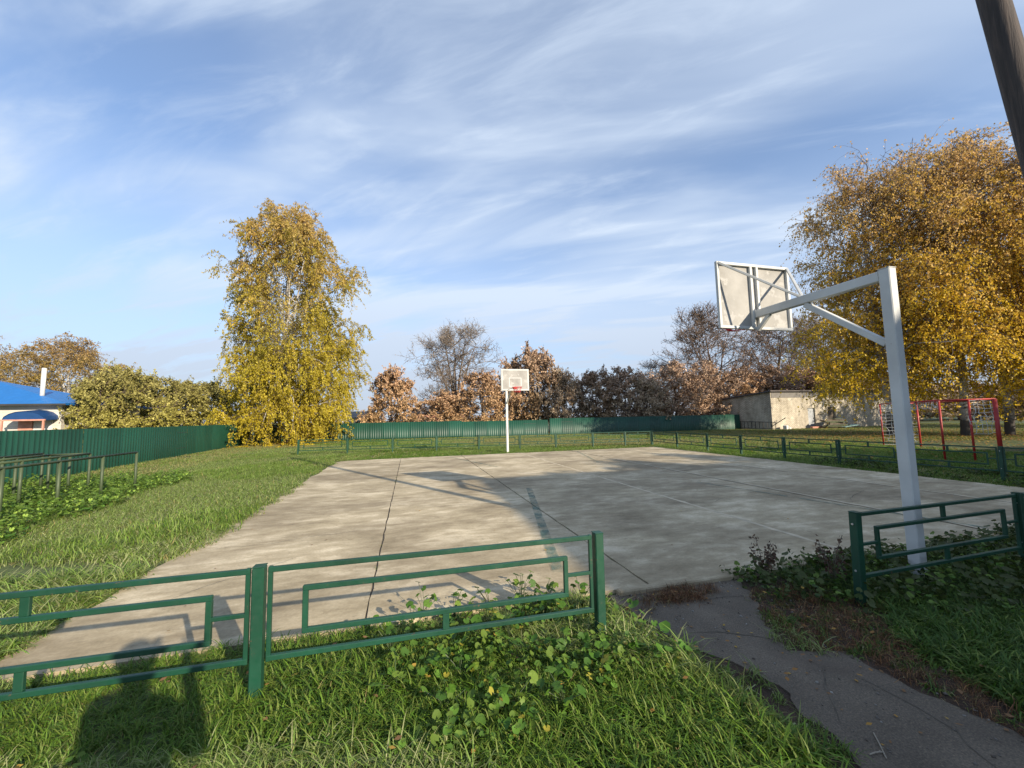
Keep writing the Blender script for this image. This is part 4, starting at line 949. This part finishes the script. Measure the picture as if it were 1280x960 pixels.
def scatter(name, label, meshes, P, scl, rz, idx, tilt=None):
    """One stuff object: instances the clump meshes on points with geometry nodes."""
    me = bpy.data.meshes.new(name); me.vertices.add(len(P)); me.vertices.foreach_set('co', np.asarray(P, np.float32).ravel())
    for an, ty, dat in (('scl', 'FLOAT', scl), ('idx', 'INT', idx)):
        a = me.attributes.new(an, ty, 'POINT'); a.data.foreach_set('value', np.asarray(dat, np.float32 if ty == 'FLOAT' else np.int32))
    rv = np.zeros((len(P), 3), np.float32); rv[:, 2] = rz
    if tilt is not None: rv[:, :2] = tilt
    a = me.attributes.new('rot', 'FLOAT_VECTOR', 'POINT'); a.data.foreach_set('vector', rv.ravel())
    o = link(name, me); tag(o, label, kind='stuff')
    cc = bpy.data.collections.new(name + '_clumps')
    for k, m in enumerate(meshes):
        cc.objects.link(bpy.data.objects.new('%s_clump_%02d' % (name, k), m))
    ng = bpy.data.node_groups.new(name, 'GeometryNodeTree')
    ng.interface.new_socket('Geometry', in_out='INPUT', socket_type='NodeSocketGeometry'); ng.interface.new_socket('Geometry', in_out='OUTPUT', socket_type='NodeSocketGeometry')
    N, L = ng.nodes, ng.links
    gi, go = N.new('NodeGroupInput'), N.new('NodeGroupOutput'); ip = N.new('GeometryNodeInstanceOnPoints'); ci = N.new('GeometryNodeCollectionInfo')
    ci.inputs['Collection'].default_value = cc; ci.inputs['Separate Children'].default_value = True; ci.inputs['Reset Children'].default_value = True
    def na(n, ty):
        x = N.new('GeometryNodeInputNamedAttribute'); x.data_type = ty; x.inputs['Name'].default_value = n; return x.outputs['Attribute']
    L.new(gi.outputs[0], ip.inputs['Points']); L.new(ci.outputs[0], ip.inputs['Instance']); ip.inputs['Pick Instance'].default_value = True
    L.new(na('idx', 'INT'), ip.inputs['Instance Index'])
    er = N.new('FunctionNodeEulerToRotation'); L.new(na('rot', 'FLOAT_VECTOR'), er.inputs[0]); L.new(er.outputs[0], ip.inputs['Rotation'])
    L.new(na('scl', 'FLOAT'), ip.inputs['Scale']); L.new(ip.outputs[0], go.inputs[0])
    md = o.modifiers.new('scatter', 'NODES'); md.node_group = ng
    return o

LUSH = [(0.105, 0.19, 0.02), (0.135, 0.225, 0.028), (0.07, 0.145, 0.018), (0.18, 0.245, 0.045)]
PALE = [(0.22, 0.27, 0.085), (0.165, 0.23, 0.05), (0.30, 0.32, 0.15), (0.12, 0.19, 0.038)]
DRY = [(0.30, 0.25, 0.10), (0.22, 0.20, 0.07), (0.14, 0.18, 0.04), (0.34, 0.29, 0.15)]
DARK = [(0.045, 0.10, 0.018), (0.07, 0.13, 0.022), (0.09, 0.15, 0.03)]
RUST = [(0.22, 0.10, 0.045), (0.16, 0.08, 0.04), (0.28, 0.16, 0.07), (0.10, 0.055, 0.03)]
def grass_near():
    r = np.random.default_rng(101)
    ms = [clump(1, 26, 0.07, 0.15, 0.0085, LUSH, 0.25, 1.2), clump(2, 26, 0.08, 0.14, 0.0075, LUSH + PALE, 0.25, 1.5), clump(3, 26, 0.08, 0.17, 0.007, PALE, 0.22, 1.4),
          clump(4, 24, 0.07, 0.14, 0.009, DARK + LUSH, 0.25, 1.2), clump(5, 20, 0.08, 0.12, 0.005, DRY, 0.22, 1.6), clump(6, 24, 0.09, 0.09, 0.008, LUSH + DARK, 0.2, 1.2)]
    n = 42000; x = r.uniform(-7.5, 6.5, n); y = r.uniform(0.3, 5.6, n)
    ok = open_ground(x, y) & in_view(x, y) & (x * 0.25 + y * 0.967 < 5.4)
    ok &= ~((x > 1.65) & (x < 3.35) & (y > 3.3) & (y < 3.6))
    dirt = in_poly(x, y, soil_pts); ok &= ~dirt | (r.uniform(size=n) < 0.18)
    x, y = x[ok], y[ok]; m = len(x)
    nz = fnoise(x, y, 9, 1.6); nz2 = fnoise(x, y, 10, 2.5)
    idx = np.where(nz > 0.55, 2, np.where(nz < -0.7, 3, np.where(nz2 > 0.5, 1, 0)))
    rnd = r.uniform(size=m); idx = np.where(rnd < 0.19, 4, np.where(rnd > 0.9, 5, idx))
    idx = np.where((x < -2.4) & (rnd < 0.7) & (rnd > 0.2), 2, idx)
    s = r.uniform(0.6, 1.15, m) * (1 + 0.22 * nz2)
    edge = (y > 3.1) & (x > -2.9); s = np.where(edge, s * 0.8, s); s = np.where(dirt[ok], s * 0.6, s)
    s = np.where(x > 3.0, s * 0.75, s); idx = np.where((x > 2.9) & (rnd < 0.85), 3, idx)  # dark clump right of the path puts deeper shade into the grass colour
    jy = r.uniform(CY0, 14, 90) ** 1.0; jx = np.array(JX)[r.choice([1, 2, 3], 90, p=[0.5, 0.4, 0.1])] + r.normal(0, 0.008, 90); keep = fnoise(jx * 3, jy, 77, 2.0) > 0.1
    jx, jy = jx[keep], jy[keep]; x = np.concatenate([x, jx]); y = np.concatenate([y, jy]); s = np.concatenate([s, r.uniform(0.12, 0.32, len(jx))]); idx = np.concatenate([idx, r.choice([1, 3, 4], len(jx))])
    zz = np.concatenate([np.zeros(m), np.full(len(jx), 0.02)]); m = len(x)
    scatter('grass', 'tall tufted green grass in the foreground along the near fence', ms, np.stack([x, y, zz], 1), s, r.uniform(0, 6.28, m), idx, r.normal(0, 0.14, (m, 2)))
grass_near()
def grass_mid():
    r = np.random.default_rng(102)
    ms = [clump(11, 46, 0.15, 0.11, 0.008, PALE, 0.2, 1.0), clump(12, 46, 0.15, 0.13, 0.008, LUSH + PALE, 0.2, 1.0), clump(13, 40, 0.16, 0.09, 0.009, LUSH, 0.22, 0.9), clump(14, 40, 0.15, 0.10, 0.008, DRY + PALE, 0.2, 1.1)]
    n = 60000; x = r.uniform(-13, 22, n); y = r.uniform(2, 24, n)
    dep = x * 0.254 + y * 0.967
    ok = open_ground(x, y) & in_view(x, y) & (dep > 5.0) & (dep < 22.5) & (r.uniform(size=n) < np.clip(1.25 - dep / 26, 0.25, 1))
    ok &= x > -10.9 - (y - 5) * 0.07
    x, y = x[ok], y[ok]; m = len(x); nz = fnoise(x, y, 19, 0.9)
    idx = np.where(x < -2, np.where(nz > -0.1, 0, 1), np.where(nz > 0.2, 1, 2)); idx = np.where(r.uniform(size=m) < np.where((x < -8.3) & (y > 12), 0.75, np.where(nz < -0.6, 0.5, 0.14)), 3, idx)
    s = r.uniform(0.6, 1.2, m); s = np.where((x > -4.2) & (x < -2.8) & (y < 12), s * 1.35, s)
    scatter('lawn', 'pale green mown lawn around the concrete court', ms, np.stack([x, y, np.zeros(m)], 1), s, r.uniform(0, 6.28, m), idx)
grass_mid()
def grass_far():
    r = np.random.default_rng(103)
    ms = [clump(21, 90, 0.42, 0.08, 0.016, PALE, 0.2, 0.9), clump(22, 90, 0.42, 0.08, 0.016, PALE + LUSH, 0.2, 0.9), clump(23, 90, 0.42, 0.08, 0.016, DRY + PALE, 0.2, 1.0)]
    n = 26000; x = r.uniform(-14, 60, n); y = r.uniform(4, 44, n); dep = x * 0.254 + y * 0.967
    ok = open_ground(x, y) & in_view(x, y) & (dep > 21) & (dep < 46) & (x > -10.9 - (y - 5) * 0.07); x, y = x[ok], y[ok]; m = len(x); nz = fnoise(x, y, 29, 0.5)
    idx = np.where(nz > 0.4, 2, np.where(nz > -0.2, 0, 1)); idx = np.where(((x > 20) | (x < -9)) & (r.uniform(size=m) < 0.6), 2, idx)
    scatter('far_lawn', 'short green lawn in front of the far sheet fence', ms, np.stack([x, y, np.zeros(m)], 1), r.uniform(0.7, 1.2, m), r.uniform(0, 6.28, m), idx)
grass_far()
def weeds():
    r = np.random.default_rng(104)
    GR = [(0.075, 0.17, 0.022), (0.10, 0.20, 0.03), (0.055, 0.12, 0.02), (0.14, 0.22, 0.035)]; YE = GR + [(0.34, 0.30, 0.04)]
    DG = [(0.035, 0.065, 0.016), (0.05, 0.085, 0.018), (0.065, 0.085, 0.024)]  # leaf colours for the right side, darkened to deepen the shade there
    ms = [leafy(31, 10, 0.11, 0.13, 0.055, YE, 0.2), leafy(32, 12, 0.11, 0.11, 0.045, GR, 0.2), leafy(33, 10, 0.13, 0.14, 0.06, DG, 0.2), leafy(34, 26, 0.2, 0.24, 0.055, [(0.13, 0.22, 0.03), (0.10, 0.18, 0.028), (0.17, 0.25, 0.045)], 0.25)]
    P, I = [], []
    def area(n, x0, x1, y0, y1, f, idx):
        x, y = r.uniform(x0, x1, n), r.uniform(y0, y1, n); ok = open_ground(x, y) & f(x, y); x, y = x[ok], y[ok]
        P.append(np.stack([x, y, np.zeros(len(x))], 1)); I.append(np.array(idx)[r.integers(0, len(idx), len(x))])
    area(230, -0.6, 1.75, 1.9, 3.75, lambda x, y: (x - 0.75) ** 2 / 0.9 + (y - 2.85) ** 2 / 0.7 < 1 + 0.5 * fnoise(x, y, 5, 3), [0, 1, 1])
    area(900, 3.2, 8.5, 1.3, 3.6, lambda x, y: (y > 2.9 - 0.6 * (x - 3.3)) & (fnoise(x, y, 6, 2) > -0.9), [2, 2, 1])
    area(1500, -11, -5.6, 6.5, 15.0, lambda x, y: (x < -6.0 - 0.12 * (y - 9) + 0.4 * fnoise(x, y, 7, 1.2)) & (x > -10.7), [3, 3, 0])
    area(60, -3, 2, 1.0, 2.6, lambda x, y: fnoise(x, y, 8, 2) > 0.4, [0, 1])
    area(500, 12.4, 14.5, 2, 10, lambda x, y: fnoise(x, y, 12, 2) > -0.4, [2, 2, 1])
    P = np.concatenate(P); I = np.concatenate(I); m = len(P)
    scatter('ground_cover', 'low broad leaved weeds growing through the grass', ms, P, r.uniform(0.7, 1.3, m), r.uniform(0, 6.28, m), I, r.normal(0, 0.1, (m, 2)))
    # dead rusty vegetation beside the path
    ms = [clump(41, 22, 0.09, 0.13, 0.005, RUST, 0.25, 1.5), clump(42, 22, 0.10, 0.09, 0.005, RUST + DRY, 0.25, 1.7), clump(43, 26, 0.08, 0.10, 0.004, RUST, 0.25, 0.8)]
    x = np.concatenate([r.normal(2.42, 0.22, 170), r.uniform(2.75, 4.1, 620)]); y = np.concatenate([r.normal(3.30, 0.07, 170), r.uniform(1.3, 3.2, 620)])
    d = np.concatenate([np.full(170, True), (in_poly(x[170:], y[170:], soil_pts)) & ~in_poly(x[170:], y[170:], path_poly)]); d &= y < CY0 - 0.11
    x, y = x[d], y[d]; m = len(x)
    scatter('dead_grass', 'rusty brown withered grass beside the asphalt path', ms, np.stack([x, y, np.full(m, 0.008)], 1), r.uniform(0.35, 0.85, m), r.uniform(0, 6.28, m), r.integers(0, 3, m), r.normal(0, 0.2, (m, 2)))
    # fallen birch leaves
    n = 16000; x = r.normal(31, 7.5, n); y = r.normal(18, 7, n); ok = open_ground(x, y) & (x > 14); x, y = x[ok], y[ok]
    P1 = np.stack([x, y, r.uniform(0.06, 0.11, len(x))], 1)
    x = r.uniform(-2.8, 12, 160); y = r.uniform(3.7, 18, 160); P2 = np.stack([x, y, np.full(160, CZ + 0.012)], 1)
    x = r.normal(-10, 3.5, 2500); y = r.normal(34, 3, 2500); k = (x > -12.3) & (y < 36.5); P3 = np.stack([x[k], y[k], r.uniform(0.05, 0.1, k.sum())], 1)
    x = r.uniform(1.9, 3.1, 60); y = r.uniform(0.8, 3.4, 60); P4 = np.stack([x, y, np.full(60, 0.02)], 1)
    x = r.uniform(-5, 3.6, 260); y = r.uniform(0.9, 3.3, 260); P5 = np.stack([x, y, r.uniform(0.03, 0.12, 260)], 1)
    P = np.concatenate([P1, P2, P3, P4, P5]); n = len(P); sz = np.concatenate([np.full(len(P1), 0.10), np.full(160, 0.035), np.full(len(P3), 0.09), np.full(60, 0.025), np.full(260, 0.035)]) * r.uniform(0.7, 1.3, n)
    a = r.uniform(0, 6.28, n); ax = np.stack([np.cos(a), np.sin(a), r.normal(0, 0.15, n)], 1); bx = np.stack([-np.sin(a), np.cos(a), r.normal(0, 0.15, n)], 1)
    h = (sz / 2)[:, None]; Vv = np.stack([P - ax * h, P + bx * h * 0.7, P + ax * h, P - bx * h * 0.7], 1).reshape(-1, 3)
    col = np.array([(0.36, 0.20, 0.04), (0.28, 0.14, 0.04), (0.40, 0.26, 0.05), (0.2, 0.11, 0.05)])[r.integers(0, 4, n)]
    tag(link('fallen_leaves', mesh_np('fallen_leaves', Vv, [np.arange(4 * n).reshape(n, 4)], 'dry_leaf', np.repeat(col, 4, 0))), 'scattered yellow and brown fallen leaves', kind='stuff')
weeds()

def pebbles():
    r = np.random.default_rng(109); n = 420; x = r.uniform(1.8, 3.6, n); y = r.uniform(0.8, 3.45, n); x[300:] = r.uniform(1.7, 3.4, 120); y[300:] = r.normal(3.42, 0.05, 120)
    u = np.array([(1, 0, 0), (-1, 0, 0), (0, 1, 0), (0, -1, 0), (0, 0, 1), (0, 0, -1)], float); f = np.array([(0, 2, 4), (2, 1, 4), (1, 3, 4), (3, 0, 4), (2, 0, 5), (1, 2, 5), (3, 1, 5), (0, 3, 5)])
    V = (u[None] * r.uniform(0.6, 1.3, (n, 6, 1)) * (r.uniform(0.003, 0.009, n) * r.choice([1, 1, 1.8], n))[:, None, None] * np.array([1, 1, 0.7])) + np.stack([x, y, np.full(n, 0.014)], 1)[:, None, :]
    col = np.array([(0.16, 0.14, 0.12), (0.26, 0.24, 0.21), (0.10, 0.08, 0.065), (0.42, 0.40, 0.36)])[r.choice(4, n, p=[0.4, 0.25, 0.3, 0.05])]
    tag(link('gravel', mesh_np('gravel', V.reshape(-1, 3), [(f[None] + np.arange(n)[:, None, None] * 6).reshape(-1, 3)], 'dry_leaf', np.repeat(col, 6, 0))), 'loose grit scattered over the asphalt path', kind='stuff')
pebbles()
# large mallow plants whose leaves can be told apart
def mallow_leaf(col, seed):
    r = np.random.default_rng(seed); m = 15; V, T = [np.array([0, 0.0, 0.0])], [col]
    for ring, (f, up) in enumerate(((0.55, 0.10), (1.0, 0.05))):
        for k in range(m):
            a = -PI / 2 + 0.30 + (2 * PI - 0.60) * k / (m - 1)
            lob = 1 + 0.10 * math.cos(5 * (a - PI / 2)) + (0.04 * math.cos(15 * a) if ring else 0)
            V.append(np.array([math.cos(a) * f * lob * 0.5, math.sin(a) * f * lob * 0.5 + 0.18, (up + 0.035 * math.cos(5 * (a - PI / 2) + PI) * f + r.normal(0, 0.008))]))
            T.append(np.array(col) * (1.12 if k % 3 == 0 and ring == 0 else 1.0))
    tri = [[0, 1 + k, 2 + k] for k in range(m - 1)]; q = [[1 + k, 1 + m + k, 2 + m + k, 2 + k] for k in range(m - 1)]
    return mesh_np('leaf', np.array(V), [np.array(tri), np.array(q)], 'blade', np.array(T))
def mallows():
    r = np.random.default_rng(105)
    cols = [(0.085, 0.18, 0.022), (0.11, 0.21, 0.03), (0.06, 0.135, 0.02), (0.15, 0.23, 0.035), (0.36, 0.33, 0.05)]
    lm = [mallow_leaf(np.array(c), k) for k, c in enumerate(cols)]
    spots = []
    while len(spots) < 26:
        x, y = r.uniform(-0.15, 1.7), r.uniform(2.0, 3.75)
        if (x - 0.75) ** 2 / 0.85 + (y - 3.0) ** 2 / 0.8 < 1 and abs(y - 2.86) > 0.1 and all((x - a) ** 2 + (y - b) ** 2 > 0.04 for a, b in spots): spots.append((x, y))
    for i, (x, y) in enumerate(spots):
        t = thing('mallow_plant', 'round leaved mallow plant in the weed patch under the low fence', 'plant', (x, y, 0), r.uniform(0, 6.28), 'mallow plants by the near fence')
        n = r.integers(6, 11); st = MB()
        for k in range(n):
            a = r.uniform(0, 6.28); q = r.uniform(0.02, 0.14); h = r.uniform(0.07, 0.18) * (1.5 if y > 3 else 1)
            c = (q * math.cos(a), q * math.sin(a), h); s = r.uniform(0.04, 0.075)
            link('leaf', lm[r.choice(5, p=[0.3, 0.27, 0.2, 0.17, 0.06])], t, c, (r.normal(0, 0.55), r.normal(0, 0.55), r.uniform(0, 6.28)), (s, s, s))
            st.tube([(0, 0, -0.02), (q * 0.4 * math.cos(a), q * 0.4 * math.sin(a), h * 0.6), c], 0.0022, 4)
        st.obj('stem', 'olive_paint', t)
mallows()
# withered dock by the kerb and the right fence
def docks():
    r = np.random.default_rng(106)
    for lab, x, y, h in (('withered dark weed standing at the court edge beside the path', 3.55, 3.42, 0.42), ('thin withered weed beside the fence post at the path', 3.98, 3.05, 0.5)):
        t = thing('dry_weed', lab, 'plant', (x, y, 0)); st = MB(); LP = []
        for k in range(9):
            a = r.uniform(0, 6.28); e = np.array([math.cos(a) * 0.13, math.sin(a) * 0.10, h * r.uniform(0.5, 1.0)])
            st.tube([(0, 0, -0.03), e * np.array([0.35, 0.35, 0.6]), e], 0.0035, 4); u = r.uniform(0.45, 1.05, 22)[:, None]; LP.append(e * u + r.normal(0, 0.022, (22, 3)))
        st.obj('stem', 'timber', t); P = np.concatenate(LP)
        col = np.array([(0.10, 0.055, 0.04), (0.07, 0.05, 0.035), (0.13, 0.08, 0.05)])[r.integers(0, 3, len(P))]
        link('leaves', leaf_mesh('leaves', P, r.uniform(0.02, 0.05, len(P)), col, r, 0.4, 'dry_leaf'), t)
docks()
for lab, a, b in (('pale dry stalk lying on the asphalt path', gp(1092, 916, 0.018), gp(1108, 948, 0.018)), ('short dry stalk lying across the asphalt beside a longer one', gp(1087, 943, 0.017), gp(1103, 940, 0.017))):
    t = thing('dry_stalk', lab, 'stalk', tuple(a)); d = np.array(b) - np.array(a)
    MB().tube([(0, 0, 0), d * 0.5 + np.array([0.004, 0.003, 0.002]), d], 0.003, 5).obj('stem', 'twig', t); MB().tube([d * 0.55, d * 0.7 + np.array([0.02, 0.005, 0.003])], 0.0018, 4).obj('shoot', 'twig', t)

# ------------------------------------------------------------------ the person holding the phone (casts the shadow on the grass)
def person():
    t = thing('person', 'person in dark jacket and trousers holding a phone up with both hands', 'person', (0.20, -0.32, 0), -YAW); t.scale = (1.07, 1.0, 1.06)
    V = [(0, 0, 0.98), (0, 0, 1.18), (0, 0.0, 1.36), (0, 0, 1.50), (0, 0.02, 1.58), (0, 0.03, 1.68), (0, 0.03, 1.76),
         (0.19, 0, 1.44), (0.24, 0.10, 1.24), (0.115, 0.27, 1.60), (-0.19, 0, 1.44), (-0.24, 0.10, 1.24), (-0.115, 0.27, 1.60),
         (0.10, 0, 0.92), (0.12, 0.02, 0.50), (0.13, 0, 0.09), (0.13, 0.16, 0.035), (-0.10, 0, 0.92), (-0.12, 0.01, 0.50), (-0.13, 0, 0.09), (-0.13, 0.16, 0.035)]
    E_ = [(0, 1), (1, 2), (2, 3), (3, 4), (4, 5), (5, 6), (2, 7), (7, 8), (8, 9), (2, 10), (10, 11), (11, 12), (0, 13), (13, 14), (14, 15), (15, 16), (0, 17), (17, 18), (18, 19), (19, 20)]
    R_ = [(0.17, 0.12), (0.16, 0.11), (0.18, 0.12), (0.075, 0.075), (0.065, 0.065), (0.095, 0.105), (0.08, 0.09), (0.085, 0.085), (0.055, 0.055), (0.035, 0.035), (0.085, 0.085), (0.055, 0.055), (0.035, 0.035),
          (0.11, 0.11), (0.075, 0.075), (0.05, 0.05), (0.04, 0.035), (0.11, 0.11), (0.075, 0.075), (0.05, 0.05), (0.04, 0.035)]
    for s, hnd in ((1, 9), (-1, 12)):
        for k in range(5):
            zf = 1.625 + 0.022 * k if k < 4 else 1.60
            tip = (s * (0.078 - 0.004 * (k == 3)), 0.325, zf + 0.008) if k < 4 else (s * 0.06, 0.27, 1.625)
            a = len(V); V.append((s * 0.108, 0.295, zf)); V.append(tip); E_ += [(hnd, a), (a, a + 1)]; R_ += [(0.010, 0.010), (0.008, 0.008)]
    me = bpy.data.meshes.new('body'); me.from_pydata(V, E_, []); o = link('body', me, t)
    md = o.modifiers.new('skin', 'SKIN'); sv = me.skin_vertices[0].data
    for k, rr in enumerate(R_): sv[k].radius = rr
    sv[0].use_root = True
    o.modifiers.new('sub', 'SUBSURF').levels = 2; o.modifiers['sub'].render_levels = 2
    bpy.context.view_layer.update()
    m2 = bpy.data.meshes.new_from_object(o.evaluated_get(bpy.context.evaluated_depsgraph_get())); o.modifiers.clear(); o.data = m2
    for k in ('jacket', 'trousers', 'skin'): m2.materials.append(MATS[k])
    for p in m2.polygons:
        c = p.center; p.use_smooth = True
        p.material_index = 2 if (c.z > 1.53 and (abs(c.x) < 0.11 or c.y > 0.25)) else (1 if c.z < 0.95 else 0)
    hb = MB(); r = bmesh.ops.create_uvsphere(hb.bm, u_segments=16, v_segments=10, radius=0.5)
    bmesh.ops.transform(hb.bm, matrix=Matrix.Translation((0, 0.005, 1.735)) @ Matrix.Diagonal((0.20, 0.23, 0.20, 1)), verts=r['verts']); hb.obj('hair', 'hair', t, True)
    ph = thing('phone', 'dark phone held up in both hands', 'phone', (0, 0, 0)); ph.matrix_world = cam.matrix_world @ Matrix.Translation((0.03, -0.02, 0.028))
    MB().box((0, 0, 0), (0.15, 0.073, 0.008), 0.003).obj('case', 'phone_body', ph); MB().tube([(-0.03, 0.02, -0.004), (-0.03, 0.02, -0.008)], 0.008, 12).obj('lens', 'phone_body', ph)
person()
